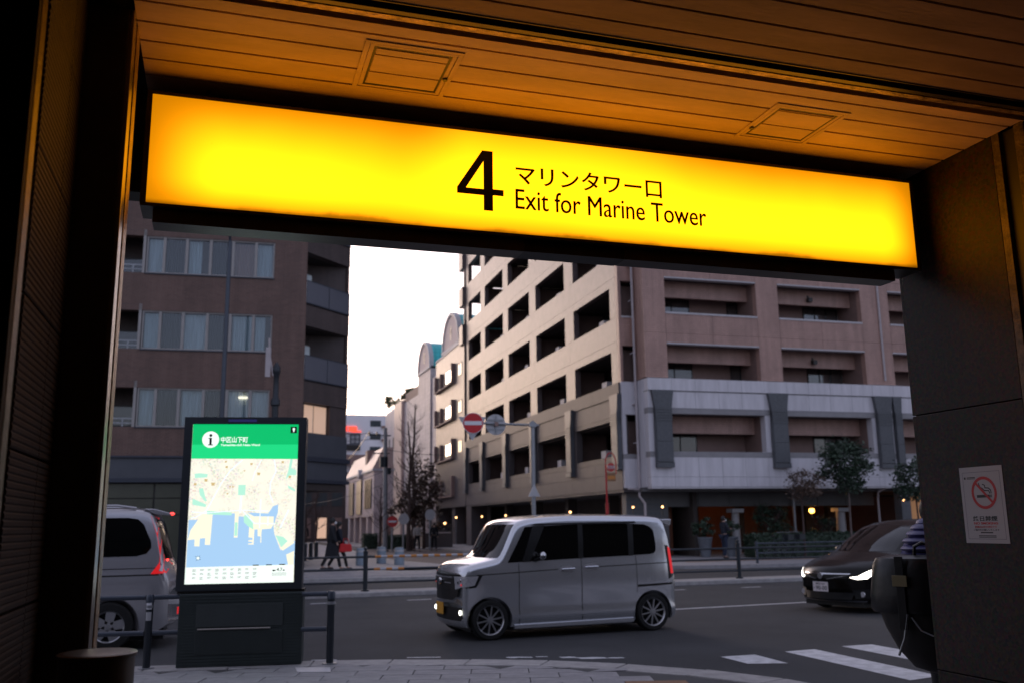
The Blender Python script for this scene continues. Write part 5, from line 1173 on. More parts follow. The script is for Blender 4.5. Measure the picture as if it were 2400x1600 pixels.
leafy('lobby_shrub', 23.9, 36.9, 2, (.9, .5, .75), 1.5, 'dark bushy shrub before the lobby behind the standing person', 34, n=1500, size=.07, cat='shrub', stems=2)
leafy('lobby_shrub', 26.6, 36.6, 2, (.7, .5, .45), 1.25, 'low shrub left of the right stone column', 35, n=800, size=.06, cat='shrub', stems=2)
leafy('evergreen_tree', 13.0, 60.3, 6, (1.15, 1.0, 2.6), 3.2, 'dense dark evergreen tree next to the boxed window wing', 36, 'leafb', n=2000, size=.13, trunk=.12)
leafy('evergreen_tree', 12.1, 61.2, 4, (1.2, 1.0, 1.5), 2.2, 'low dark evergreen around the bare trunks', 37, 'leafb', n=1200, size=.12, trunk=.1)
leafy('roof_shrub', 20.0, 100.2, 1, (.9, .9, .8), .9, 'shrub growing on the roof edge beside the teal roofs', 38, 'leafp', n=800, size=.15, z=14.9, cat='shrub'); leafy('roof_shrub', 19.9, 102.5, 1, (.6, .8, .6), .6, 'small brown shrub on the stepped roof', 39, 'leafb', n=500, size=.13, z=14.9, cat='shrub')
leafy('roof_shrub', 19.9, 110.5, 1.5, (.9, .9, 1.0), 1.0, 'pale green shrub on the lower roof nearer the white distant block', 40, 'leafp', n=700, size=.16, z=15.0, cat='shrub')
def hedge(x0, x1, y0, y1, h, lab, seed, n=2500, rz=0):
    t = thing('hedge', lab, 'hedge', ((x0+x1)/2, (y0+y1)/2, 0), rz); rnd = random.Random(seed); a, b = (x1-x0)/2, (y1-y0)/2; MB().box(-a+.05, a-.05, -b+.05, b-.05, 0, h-.06).build('inner_growth', 'leaf', t)
    vs = []; fs = []
    for _ in range(n):
        f = rnd.random(); p = Vector((rnd.uniform(-a, a), -b, rnd.uniform(.02, h))) if f < .5 else (Vector((rnd.uniform(-a, a), rnd.uniform(-b, b), h)) if f < .9 else Vector((rnd.choice((-a, a)), rnd.uniform(-b, b), rnd.uniform(0, h))))
        p += Vector((rnd.gauss(0, .03),)*3); u = Vector((rnd.gauss(0, 1), rnd.gauss(0, 1), rnd.gauss(0, 1))).normalized(); w = u.cross(Vector((rnd.gauss(0, 1), rnd.gauss(0, 1), rnd.gauss(0, 1)))).normalized(); s = rnd.uniform(.04, .08); o = len(vs); vs += [p-u*s, p+w*s*.5, p+u*s, p-w*s*.5]; fs.append((o, o+1, o+2, o+3))
    mb = MB(); mb.v = [tuple(v) for v in vs]; mb.f = fs; mb.build('foliage', 'leaf', t)
hedge(21.4, 31, 34.2, 35.2, .93, 'long low clipped hedge in front of the lobby', 50, 5000); hedge(9.3, 10.3, 62, 63, .95, 'clipped hedge left of the no entry sign far down the street', 51, 700); hedge(10.5, 12.2, 60.6, 61.6, .85, 'darker clipped hedge right of the no entry sign', 52, 900)
def planter(x, y, lab, seed):
    t = thing('planter', lab, 'planter', (x, y, 0), 0, 'tapered planters by the lobby'); MB().lathe([(.20, 0), (.31, .78), (.33, .80), (.33, .84), (.29, .84), (.28, .78), (0, .78)], (0, 0, 0), 20).build('pot', 'pot', t, True); leaves((0, 0, 1.22), (.48, .48, .42), 900, .06, seed=seed).build('bush', 'leaf', t)
    mb = MB(); [mb.tube([(0, 0, .78), (.15*cos(k), .15*sin(k), 1.2)], .012, 5) for k in range(5)]; mb.build('stems', 'bark', t)
planter(20.05, 36.0, 'tapered grey planter with round bush, the left of two', 61); planter(21.25, 35.9, 'tapered grey planter with round bush beside the standing person', 62)
pb_ = thing('planter_wall', 'low stone planter wall with dark plants at the end of the wing', 'planter', (14.6, 63, 0)); B(-.9, 1.0, 0, 3, -.1, 1.0, 'wall', 'greywarm', pb_); B(-.9, -.02+.9, -.002-.05, -.003, .95, 1.02, 'rim', 'coping', pb_); leaves((.1, .6, 1.35), (.9, .6, .35), 900, .09, seed=63).build('plants', 'leafb', pb_)
x, y = 14.9, 62.4; lantern(x, y, 1.62, 'tiny warm lamp among the planter leaves', .08)
# bicycles by the railing
def bicycle(x, y, rz, lab):
    t = thing('bicycle', lab, 'bicycle', (x, y, 0), rz, 'bicycles parked by the hedge'); r = .33
    for xc in (-.52, .52):
        w = MB(); w.tube([(xc+r*cos(2*pi*k/24), 0, r+r*sin(2*pi*k/24)) for k in range(25)], .018, 6); w.tube([(xc, -.04, r), (xc, .04, r)], .03, 8); wh = w.build('wheel', 'rubber', t, True)
        sp_ = MB(); [sp_.tube([(xc, 0, r), (xc+r*cos(k*pi/6), 0, r+r*sin(k*pi/6))], .003, 3) for k in range(12)]; sp_.build('spokes', 'galv', wh)
    f = MB(); f.tube([(-.52, 0, r), (-.12, 0, .30), (.38, 0, .78)], .016, 6).tube([(-.12, 0, .30), (-.22, 0, .85)], .014, 6).tube([(-.52, 0, r), (-.20, 0, .75), (.36, 0, .80)], .012, 6).tube([(.52, 0, r), (.40, 0, .74), (.34, 0, 1.0)], .014, 6); f.build('frame', 'rail', t, True)
    MB().tube([(.30, -.28, 1.02), (.34, -.1, 1.04), (.34, .1, 1.04), (.30, .28, 1.02)], .014, 6).build('handlebar', 'galv', t, True); MB().ball((-.23, 0, .89), (.13, .07, .035)).build('saddle', 'plastic', t, True)
    MB().box(.46, .78, -.15, .15, .72, .95).build('basket', 'rail', t)
bicycle(21.4, 32.6, .25, 'dark bicycle parked by the hedge, left of the black car'); bicycle(22.2, 33.0, .2, 'dark bicycle parked close behind the black car bonnet')
# ================================================================== VEHICLES
def interp(tab, x):
    if x <= tab[0][0]: return tab[0][1]
    for (a, va), (b, vb) in zip(tab[:-1], tab[1:]):
        if x <= b:
            t = (x-a)/(b-a); return va+(vb-va)*t
    return tab[-1][1]
def smoothtab(tab, x):
    # catmull-like softening of a piecewise linear table
    return (interp(tab, x-.03)+2*interp(tab, x)+interp(tab, x+.03))/4
class Car:
    def __init__(s, name, label, cat, loc, rz, top, bot, wid, prof, r, curvF, curvR, L0, L1, paint, wheels, wr, arch, crown=.03, group=None):
        s.t = thing(name, label, cat, loc, rz, group); s.paint = paint
        st = []; n = 64
        for k in range(n+1): st.append(L0+(L1-L0)*k/n)
        for e in (L0+.006, L0+.02, L1-.006, L1-.02): st.append(e)
        st = sorted(set(st)); K = 20; vs = []; rows = []
        for x in st:
            zt, zb, w = smoothtab(top, x), interp(bot, x), smoothtab(wid, x)
            rr = min(r, (zt-zb)*.35); half = []
            for k in range(K+1):
                z = zb+(zt-rr-zb)*k/K; half.append((w*interp(prof, z), z))
            y0, z0 = half[-1]; 
            for k in range(1, 5):
                a = pi/2*k/4; half.append((y0-rr*(1-cos(a))*1.1, z0+rr*sin(a)))
            yc = half[-1][0]
            for f in (.8, .55, .3, .0): half.append((yc*f, zt+crown*(1-f*f)))
            bt = [(0, zb), (half[0][0]*.5, zb), (half[0][0]*.92, zb-.0)]
            ring = [(-y, z) for y, z in bt] + [(-y, z) for y, z in half] + [(y, z) for y, z in reversed(half[:-1])] + [(y, z) for y, z in reversed(bt[1:])]
            row = []
            for y, z in ring:
                q = (abs(y)/max(w, .01))**2; xx = x+q*interp(curvF, x)-q*interp(curvR, x)
                row.append(len(vs)); vs.append((xx, y, z))
            rows.append(row)
        m = len(rows[0]); fs = [(a[j], a[(j+1) % m], b[(j+1) % m], b[j]) for a, b in zip(rows[:-1], rows[1:]) for j in range(m)]
        fs += [tuple(rows[0][::-1]), tuple(rows[-1])]
        mb = MB(); mb.v = vs; mb.f = fs; o = mb.build('body', paint, s.t, True)
        dg = bpy.context.evaluated_depsgraph_get()
        bm = bmesh.new(); bm.from_mesh(o.data); bmesh.ops.triangulate(bm, faces=bm.faces); s.bvh = BVHTree.FromBMesh(bm); bm.free()
        cut = MB(); W_ = max(v for _, v in wid)
        for xw in wheels:
            for sg_ in (-1, 1): cut.lathe([(arch, 0), (arch, .36)], (xw, -W_-.05 if sg_ < 0 else W_+.05-.36, wr), 40, 'y')
        cm = cut.mesh('cutter', None); co = bpy.data.objects.new('cutter', cm); COL.objects.link(co); co.parent = s.t
        md_ = o.modifiers.new('b', 'BOOLEAN'); md_.object = co; md_.operation = 'DIFFERENCE'; md_.solver = 'EXACT'
        dg = bpy.context.evaluated_depsgraph_get(); dg.update(); nm = bpy.data.meshes.new_from_object(o.evaluated_get(dg)); o.modifiers.clear(); o.data = nm; nm.name = 'body'
        bpy.data.objects.remove(co); nm.materials.clear(); nm.materials.append(M[paint]); s.body = o
        nm.set_sharp_from_angle(angle=R(32))
        wells = MB()
        for xw in wheels:
            for sg_ in (-1, 1):
                y = sg_*(W_-.30); wells.lathe([(arch+.01, min(y, sg_*(W_-.03))), (arch+.01, max(y, sg_*(W_-.03)))], (xw, 0, wr), 28, 'y', False)
        # dark liner: only the upper arcs
        keep = [f for f in wells.f if len(f) == 4 and sum(wells.v[i][2] for i in f)/4 > interp(bot, 0)+.02]; wells.f = keep; s.part(wells, 'wheel_arch_liner', 'plastic')
    def part(s, mb, nm, m, smooth=False, par=None, bevel=0): return mb.build(nm, m, par or s.t, smooth, bevel)
    def patch(s, poly, nm, m, axis='-y', off=.003, step=.06, par=None, thick=0):
        """polygon laid on the body: (x,z) seen from a side, (y,z) from front or rear, (x,y) from above"""
        bm = bmesh.new(); 
        vv = [bm.verts.new((a, b, 0)) for a, b in poly]; bm.faces.new(vv)
        x0, x1 = min(p[0] for p in poly), max(p[0] for p in poly); y0, y1 = min(p[1] for p in poly), max(p[1] for p in poly)
        for k in range(1, int((x1-x0)/step)+1):
            bmesh.ops.bisect_plane(bm, geom=bm.verts[:]+bm.edges[:]+bm.faces[:], plane_co=(x0+k*(x1-x0)/(int((x1-x0)/step)+1), 0, 0), plane_no=(1, 0, 0))
        for k in range(1, int((y1-y0)/step)+1):
            bmesh.ops.bisect_plane(bm, geom=bm.verts[:]+bm.edges[:]+bm.faces[:], plane_co=(0, y0+k*(y1-y0)/(int((y1-y0)/step)+1), 0), plane_no=(0, 1, 0))
        dirs = {'-y': Vector((0, 1, 0)), '+y': Vector((0, -1, 0)), '-x': Vector((1, 0, 0)), '+x': Vector((-1, 0, 0)), '+z': Vector((0, 0, -1))}; d = dirs[axis]
        for v in bm.verts:
            a, b = v.co.x, v.co.y
            o = {'-y': Vector((a, -5, b)), '+y': Vector((a, 5, b)), '-x': Vector((-5, a, b)), '+x': Vector((9, a, b)), '+z': Vector((a, b, 5))}[axis]
            h = s.bvh.ray_cast(o, d)
            if h[0] is None: h = s.bvh.find_nearest(Vector(((a, -.7, b) if axis == '-y' else (a, .7, b) if axis == '+y' else (-.6, a, b) if axis == '-x' else (3, a, b))))[:2]+(0,)
            v.co = h[0]-d*off
        me = bpy.data.meshes.new(nm); bm.to_mesh(me); bm.free(); me.materials.append(M[m]); me.polygons.foreach_set('use_smooth', [True]*len(me.polygons))
        o = bpy.data.objects.new(nm, me); COL.objects.link(o); o.parent = par or s.t; return o
    def strip(s, a, b, w, nm='panel_gap', m='black', axis='-y', off=.002):
        dx, dz = b[0]-a[0], b[1]-a[1]; L = math.hypot(dx, dz); nx, nz = -dz/L*w/2, dx/L*w/2
        return s.patch([(a[0]+nx, a[1]+nz), (b[0]+nx, b[1]+nz), (b[0]-nx, b[1]-nz), (a[0]-nx, a[1]-nz)], nm, m, axis, off, .08)
    def wheel(s, x, y, r, rr, side=-1, spokes=10, w=.17, style='thin'):
        e = bpy.data.objects.new('wheel', None)
        t = MB().lathe([(rr*.98, w*.5), (r*.93, w*.5), (r, w*.36), (r, -w*.36), (r*.93, -w*.5), (rr*.98, -w*.5), (rr*.96, -w*.46), (rr*.96, w*.46)], (0, 0, 0), 40, 'y', False)
        t.f += [(7*40+j, 7*40+(j+1) % 40, (j+1) % 40, j) for j in range(40)] if False else []
        w0 = t.build('wheel', 'rubber', s.t, True); w0.location = (x, y, r)
        if side > 0: w0.rotation_euler = (0, 0, pi)
        MB().lathe([(.0, .0), (rr*.95, -.0), (rr*.95, w*.4)], (0, 0, 0), 30, 'y').build('hub_shadow', 'alloyd', w0)
        MB().lathe([(rr*.90, -w*.40), (rr*.99, -w*.50), (rr*1.02, -w*.47), (rr*1.0, -w*.3), (rr*.93, -w*.2), (rr*.88, -w*.3), (rr*.90, -w*.40)], (0, 0, 0), 40, 'y', False).build('rim', 'alloy', w0, True)
        sp_ = MB()
        for k in range(spokes):
            a = 2*pi*k/spokes+.17; hw = .048*rr if style == 'thin' else .24*rr; hw2 = hw*.9 if style == 'thin' else hw*1.25
            c_, s_ = cos(a), sin(a); q = [(.16*rr, -hw), (.93*rr, -hw2), (.93*rr, hw2), (.16*rr, hw)]
            sp_.prism([(u*c_-v*s_, u*s_+v*c_) for u, v in q], -w*.40, -w*.28, 'y')
        sp_.lathe([(.0, -w*.44), (.17*rr, -w*.43), (.2*rr, -w*.28)], (0, 0, 0), 16, 'y'); sp_.build('spokes', 'alloy', w0)
        return w0
# ---- silver boxy kei van
dv = Vector((2.64, .17)).normalized(); nv = Vector((-dv.y, dv.x)); o2 = Vector((3.80, 13.07))+nv*.775
V = Car('silver_van', 'small boxy silver van driving left in the middle of the road', 'van', (o2.x, o2.y, RZ), math.atan2(dv.y, dv.x),
    top=[(-.50, .90), (-.48, .97), (-.43, 1.02), (-.32, 1.06), (-.02, 1.12), (.03, 1.14), (.10, 1.24), (.25, 1.50), (.31, 1.60), (.39, 1.655), (.62, 1.70), (1.2, 1.735), (1.8, 1.735), (2.6, 1.715), (2.88, 1.695), (2.94, 1.66), (3.0, 1.45), (3.05, 1.20), (3.09, .9), (3.11, .86)],
    bot=[(-.50, .28), (-.47, .19), (-.4, .17), (3.0, .17), (3.11, .22)],
    wid=[(-.50, .64), (-.47, .69), (-.41, .735), (-.30, .765), (0, .775), (2.7, .775), (2.95, .768), (3.06, .755), (3.11, .71)],
    prof=[(.15, .945), (.24, .975), (.31, 1.0), (.335, 1.0), (.39, .980), (.50, .982), (.66, .992), (.78, .996), (.88, .993), (.96, .986), (1.02, .977), (1.10, .965), (1.35, .952), (1.62, .912), (1.8, .88)],
    r=.085, curvF=[(-.50, .12), (.1, .15), (.35, .12), (.8, .03), (1.1, 0)], curvR=[(2.4, 0), (3.11, .05)], L0=-.50, L1=3.11, paint='silver', wheels=(0, 2.645), wr=.275, arch=.325)
for (x, sd_) in ((0, -1), (2.645, -1), (0, 1), (2.645, 1)): V.wheel(x, .675*sd_, .278, .212, sd_, 10, .17)
for ax in ('-y', '+y'):
    V.patch([(.60, 1.08), (.86, 1.585), (1.42, 1.605), (1.405, 1.105)], 'front_door_glass', 'carglass', ax, .004)
    V.patch([(1.40, 1.10), (1.418, 1.61), (1.50, 1.61), (1.49, 1.105)], 'door_pillar', 'plastic', ax, .0035)
    V.patch([(1.49, 1.108), (1.502, 1.61), (2.27, 1.605), (2.255, 1.125)], 'rear_door_glass', 'carglass', ax, .004)
    V.patch([(2.25, 1.12), (2.27, 1.605), (2.36, 1.60), (2.345, 1.13)], 'rear_pillar', 'plastic', ax, .0035)
    V.patch([(2.345, 1.13), (2.36, 1.60), (2.56, 1.59), (2.66, 1.55), (2.715, 1.49), (2.735, 1.30), (2.735, 1.20), (2.70, 1.155), (2.63, 1.14)], 'quarter_glass', 'carglass', ax, .004)
    V.patch([(.27, 1.07), (.56, 1.575), (.68, 1.58), (.50, 1.075)], 'front_quarter_glass', 'carglass', ax, .004)
    V.patch([(.50, 1.072), (.68, 1.585), (.88, 1.595), (.62, 1.075)], 'mirror_pillar', 'plastic', ax, .005)
    V.patch([(.66, 1.597), (2.42, 1.612), (2.40, 1.640), (.72, 1.622)], 'door_visor', 'plastic', ax, .012)
    V.strip((-.20, .905), (1.06, .955), .012, 'waist_gap', 'black', ax); V.strip((1.74, .975), (2.95, 1.005), .012, 'waist_gap', 'black', ax)
    V.strip((.44, .20), (.44, 1.06), .009, 'door_gap', 'black', ax); V.strip((1.445, .22), (1.448, 1.10), .010, 'door_gap', 'black', ax); V.strip((2.375, .58), (2.375, 1.12), .008, 'door_gap', 'black', ax)
    V.patch([(2.385, .655), (3.0, .675), (3.0, .705), (2.385, .69)], 'slide_rail', 'black', ax, .003)
    for xh in (1.215, 1.60):
        n = 14; V.patch([(xh+.125*cos(2*pi*k/n), .955+(.02 if xh > 1.4 else 0)+.047*sin(2*pi*k/n)) for k in range(n)], 'handle_recess', 'silver2', ax, .001)
        sgn = -1 if ax == '-y' else 1; yy0 = .79*sgn; MB().tube([(xh-.10, yy0, .955+(.02 if xh > 1.4 else 0)), (xh-.05, yy0+.012*sgn, .958+(.02 if xh > 1.4 else 0)), (xh+.06, yy0+.012*sgn, .96+(.02 if xh > 1.4 else 0)), (xh+.11, yy0, .96+(.02 if xh > 1.4 else 0))], .013, 8).build('door_handle', 'chrome', V.t, True)
    n = 20; ring = [(2.79+.085*cos(2*pi*k/n), .93+.085*sin(2*pi*k/n)) for k in range(n)]
    if ax == '-y':
        for a, b in zip(ring, ring[1:]+ring[:1]): pass
    V.patch([(2.885, 1.265), (2.925, 1.19), (2.93, .78), (2.90, .755), (2.885, 1.0)] if False else [(2.90, 1.27), (2.995, 1.26), (3.04, .80), (2.935, .76), (2.925, 1.05)], 'tail_lamp_housing', 'plastic', ax, .004)
    V.patch([(2.945, 1.24), (2.99, 1.24), (3.035, .84), (2.975, .84)], 'tail_lamp', 'redlens', ax, .007)
    V.patch([(-.395, .90), (-.12, .905), (-.215, .735), (-.39, .715)], 'headlamp_surround', 'plastic', ax, .004)
    V.patch([(-.395, .89), (-.18, .895), (-.235, .765), (-.39, .735)], 'headlamp', 'lamp_clear', ax, .008)
# front end
fp = lambda pts: [(y, z) for y, z in pts]
V.patch([(-.60, .915), (.60, .915), (.60, .88), (.52, .62), (.40, .55), (-.40, .55), (-.52, .62), (-.60, .88)], 'grille_panel', 'plastic', '-x', .004)
V.patch([(-.42, .885), (.42, .885), (.42, .862), (-.42, .862)], 'chrome_bar', 'chrome', '-x', .010); V.patch([(-.36, .80), (.36, .80), (.36, .785), (-.36, .785)], 'grille_bar', 'chrome', '-x', .008); V.patch([(-.34, .70), (.34, .70), (.34, .685), (-.34, .685)], 'grille_bar', 'alloyd', '-x', .008)
MB().lathe([(.0, -.03), (.05, -.03), (.055, 0)], (0, 0, 0), 16, 'x').build('badge', 'chrome', V.t).location = (-.512, 0, .80)
for sg_ in (-1, 1):
    V.patch([(sg_*.44, .885), (sg_*.68, .89), (sg_*.69, .75), (sg_*.47, .70)], 'headlamp', 'lamp_clear', '-x', .009)
    for (yq, zq, rq, m_) in ((.60, .83, .030, 'chrome'), (.54, .80, .024, 'alloyd'), (.62, .77, .018, 'redlens')):
        h = V.bvh.ray_cast(Vector((-5, sg_*yq, zq)), Vector((1, 0, 0)))[0]; MB().ball((h.x-.006, sg_*yq, zq), (.010, rq, rq)).build('lamp_reflector', m_, V.t, True)
    h = V.bvh.ray_cast(Vector((-5, sg_*.60, .385)), Vector((1, 0, 0)))[0]; MB().ball((h.x-.01, sg_*.60, .385), (.02, .036, .036)).build('fog_lamp', 'foglit', V.t, True)
V.patch([(-.66, .45), (.66, .45), (.62, .27), (-.62, .27)], 'lower_grille', 'plastic', '-x', .003)
MB().box(-.530, -.520, -.165, .165, .34, .505).build('number_plate', 'plate_y', V.t)
V.patch([(-.69, 1.14), (.69, 1.14), (.64, 1.615), (-.64, 1.615)], 'windscreen', 'carglass', '-x', .005, .05)
V.patch([(-.50, 1.148), (.50, 1.148), (.50, 1.185), (-.50, 1.185)], 'dashboard_shadow', 'plastic', '-x', .0065)
V.patch([(-.66, 1.06), (.66, 1.06), (.66, 1.50), (-.66, 1.50)], 'rear_glass', 'carglass', '+x', .004)
for sg_ in (-1, 1):
    mr_ = MB().ball((.76, sg_*.90, 1.165), (.055, .085, .062)); mr_.build('wing_mirror', 'chrome', V.t, True); MB().tube([(.70, sg_*.76, 1.09), (.74, sg_*.86, 1.12)], .025, 8).build('mirror_arm', 'plastic', V.t, True)
MB().prism([(2.88, 1.665), (3.085, 1.665), (3.075, 1.58), (3.04, 1.555), (2.93, 1.60)], -.66, .66, 'y').build('roof_spoiler', 'silver', V.t, False, .012)
for sg_ in (-1, 1): MB().box(.36, 2.29, sg_*.735 if sg_ < 0 else .70, sg_*.70 if sg_ < 0 else .735, .135, .185).prism([(.36, .14), (2.30, .15), (2.30, .215), (.36, .20)], sg_*.765 - (.0 if sg_ > 0 else .0), sg_*.715, 'y').build('side_skirt', 'silver', V.t, False, .006)
B(-.25, 2.9, -.60, .60, .11, .19, 'underbody', 'plastic', V.t)

# ---- warm silver minivan at the left, only its rear quarter shows
V2 = Car('silver_minivan', 'silver minivan with a tall red tail lamp stopped behind the map board at the left', 'minivan', (-1.33, 14.85, RZ), 0,
    top=[(-3.7, .85), (-3.6, .95), (-2.9, 1.12), (-2.2, 1.62), (-1.9, 1.80), (-1.2, 1.88), (0, 1.90), (.35, 1.885), (.50, 1.85), (.60, 1.72), (.72, 1.30), (.80, 1.05), (.88, .98), (.90, .8)],
    bot=[(-3.7, .3), (-3.5, .2), (.7, .22), (.90, .32)], wid=[(-3.7, .62), (-3.5, .78), (-3.0, .85), (.3, .85), (.62, .835), (.82, .80), (.90, .74)],
    prof=[(.2, .95), (.45, .985), (.80, 1.0), (.93, 1.005), (.985, 1.0), (1.01, .985), (1.15, .975), (1.5, .93), (1.8, .87), (2, .84)], r=.09, curvF=[(-3.7, .25), (-2.5, .15), (-1.5, 0)], curvR=[(0, 0), (.5, .07), (.9, .16)], L0=-3.7, L1=.90, paint='silver2', wheels=(0, -2.75), wr=.325, arch=.385)
for x in (0, -2.75):
    for sd_ in (-1, 1): V2.wheel(x, .745*sd_, .322, .215, sd_, 5, .19, 'wide')
for ax in ('-y', '+y'):
    V2.patch([(-1.35, 1.235), (-1.30, 1.775), (.16, 1.775), (.29, 1.755), (.37, 1.68), (.48, 1.44), (.485, 1.36), (.43, 1.285), (.30, 1.25)], 'rear_side_glass', 'carglass', ax, .004)
    V2.patch([(-2.35, 1.2), (-2.05, 1.70), (-1.42, 1.77), (-1.42, 1.22)], 'front_side_glass', 'carglass', ax, .004)
    V2.patch([(.455, 1.80), (.54, 1.78), (.66, 1.50), (.75, 1.25), (.765, 1.12), (.70, 1.01), (.50, 1.005), (.60, 1.15), (.61, 1.25), (.56, 1.50)], 'tail_lamp', 'redlens', ax, .006)
    V2.patch([(.61, 1.56), (.65, 1.56), (.74, 1.27), (.755, 1.17), (.69, 1.17), (.675, 1.30)], 'lit_lamp_strip', 'redlit', ax, .010)
    V2.patch([(.60, 1.04), (.64, 1.145), (.745, 1.145), (.74, 1.035)], 'reversing_lamp', 'lamp_clear', ax, .010)
    V2.strip((-3.0, 1.075), (.62, 1.085), .010, 'waist_gap', 'black', ax); V2.patch([(-2.6, .965), (.70, .985), (.70, 1.005), (-2.6, .99)], 'lower_gap', 'black', ax, .003); V2.strip((-1.38, .4), (-1.38, 1.8), .009, 'door_gap', 'black', ax)
for sg_ in (-1, 1): MB().tube([(-2.0, .66*sg_, 1.90), (-1.7, .68*sg_, 1.935), (0, .68*sg_, 1.945), (.25, .66*sg_, 1.91)], .018, 6).build('roof_rail', 'silver2', V2.t, True)
MB().prism([(.35, 1.90), (.50, 1.895), (.72, 1.83), (.70, 1.80), (.5, 1.82)], -.68, .68, 'y').build('spoiler', 'silver2', V2.t, False, .008); MB().ball((.72, -.45, 1.83), (.035, .09, .022)).build('stop_lamp', 'redlit', V2.t, True)
V2.patch([(-.68, 1.2), (.68, 1.2), (.62, 1.75), (-.62, 1.75)], 'rear_glass', 'carglass', '+x', .004); B(-3.3, .7, -.65, .65, .12, .24, 'underbody', 'plastic', V2.t)
V2.patch([(-.40, .42), (-.30, .42), (-.30, .52), (-.40, .52)], 'reflector', 'redlens', '+x', .006)

# ---- black hatchback wagon
hd = R(13)
K3 = Car('black_car', 'glossy black car with lit headlights coming from the right', 'car', (10.40, 14.56, RZ), hd,
    top=[(0, .62), (.03, .70), (.12, .76), (.4, .86), (.95, .99), (1.05, 1.02), (1.5, 1.26), (1.95, 1.47), (2.3, 1.555), (2.9, 1.58), (3.6, 1.54), (4.2, 1.42), (4.5, 1.15), (4.6, .95)],
    bot=[(0, .24), (.1, .18), (4.4, .20), (4.6, .35)], wid=[(0, .70), (.06, .78), (.25, .85), (.6, .885), (4.0, .885), (4.4, .84), (4.6, .74)],
    prof=[(.15, .95), (.35, .985), (.65, 1.0), (.85, .985), (.98, .955), (1.2, .87), (1.5, .74), (1.7, .68)], r=.11, curvF=[(0, .32), (.5, .26), (1.2, .28), (2.0, .10), (2.6, 0)], curvR=[(3.5, 0), (4.6, .2)], L0=0, L1=4.6, paint='blackpaint', wheels=(.98, 3.76), wr=.315, arch=.37, crown=.04)
for x in (.98, 3.76):
    for sd_ in (-1, 1): K3.wheel(x, .785*sd_, .315, .215, sd_, 5, .19, 'wide')
K3.patch([(-.66, 1.045), (.66, 1.045), (.57, 1.50), (-.57, 1.50)], 'windscreen', 'carglass', '-x', .005, .05)
for ax, sg_ in (('-y', -1), ('+y', 1)):
    K3.patch([(1.75, 1.02), (2.25, 1.42), (3.4, 1.44), (4.0, 1.30), (4.1, 1.08)], 'side_glass', 'carglass', ax, .004)
    K3.patch([(.28, .66), (.40, .71), (.78, .86), (.86, .87), (.62, .74), (.36, .62)], 'headlamp', 'lamp_clear', ax, .006)
    K3.patch([(.30, .655), (.42, .705), (.66, .80), (.56, .725), (.36, .635)], 'lit_headlamp', 'headlit', ax, .010)
    K3.patch([(sg_*.50, .62), (sg_*.62, .64), (sg_*.80, .77), (sg_*.82, .72), (sg_*.74, .60), (sg_*.60, .585)], 'lit_headlamp', 'headlit', '-x', .010)
    h = K3.bvh.ray_cast(Vector((-5, sg_*.66, .33)), Vector((1, 0, 0)))[0]; MB().lathe([(.0, -.02), (.045, -.02), (.05, 0)], (h.x, sg_*.66, .33), 16, 'x').build('fog_lamp', 'lamp_clear', K3.t, True)
    MB().ball((1.72, sg_*.98, 1.05), (.07, .11, .075)).build('wing_mirror', 'blackpaint', K3.t, True)
    K3.patch([(sg_*.52, .40), (sg_*.78, .42), (sg_*.76, .26), (sg_*.56, .26)], 'fog_recess', 'plastic', '-x', .004)
K3.patch([(-.50, .665), (.50, .665), (.46, .60), (-.46, .60)], 'upper_grille', 'plastic', '-x', .004); K3.patch([(-.52, .69), (.52, .69), (.50, .67), (-.50, .67)], 'chrome_bar', 'chrome', '-x', .010)
for (a, b) in (((-.48, .655), (-.12, .585)), ((.48, .655), (.12, .585))): K3.strip(a, b, .016, 'chrome_bar', 'chrome', '-x', .012)
MB().lathe([(.0, -.02), (.055, -.02), (.06, .0)], (-.005, 0, .64), 20, 'x').build('badge', 'chrome', K3.t, True)
K3.patch([(-.55, .36), (.55, .36), (.50, .24), (-.50, .24)], 'lower_grille', 'plastic', '-x', .004); K3.patch([(-.72, .225), (.72, .225), (.70, .195), (-.70, .195)], 'chrome_lip', 'chrome', '-x', .012)
npl = B(-.028, -.018, -.165, .165, .37, .535, 'number_plate', 'plate_w', K3.t)
for (tx, a, b, c, d_) in (('横浜 330', -.10, .10, .485, .52), ('90-00', -.10, .145, .395, .465), ('さ', -.15, -.12, .41, .44)):
    me = fit(text_mesh(tx, .1, 'inkblack', 1, .001, ext=.0004), a, b, c, d_); me.transform(Matrix.Rotation(-pi/2, 4, 'Z')); me.transform(Matrix.Scale(-1, 4, (0, 1, 0)) if False else Matrix.Identity(4)); inst(me, 'plate_lettering', npl, (-.0295, 0, 0))
B(.3, 4.3, -.65, .65, .11, .22, 'underbody', 'plastic', K3.t)

# ================================================================== PEOPLE
def skin_mesh(nodes, edges, rad, name, m, parent, root=0, sub=1, xf=None):
    me = bpy.data.meshes.new(name); me.from_pydata([tuple(p) for p in nodes], edges, []); o = bpy.data.objects.new(name, me); COL.objects.link(o)
    md_ = o.modifiers.new('s', 'SKIN'); md_.use_smooth_shade = True
    for i, r in enumerate(rad):
        v = me.skin_vertices[0].data[i]; v.radius = r if hasattr(r, '__len__') else (r, r); v.use_root = (i == root)
    ms = o.modifiers.new('u', 'SUBSURF'); ms.levels = sub; ms.render_levels = sub
    dg = bpy.context.evaluated_depsgraph_get(); nm = bpy.data.meshes.new_from_object(o.evaluated_get(dg)); bpy.data.objects.remove(o)
    nm.name = name; nm.materials.clear(); nm.materials.append(M[m]); nm.polygons.foreach_set('use_smooth', [True]*len(nm.polygons))
    r = bpy.data.objects.new(name, nm); COL.objects.link(r); r.parent = parent; return r
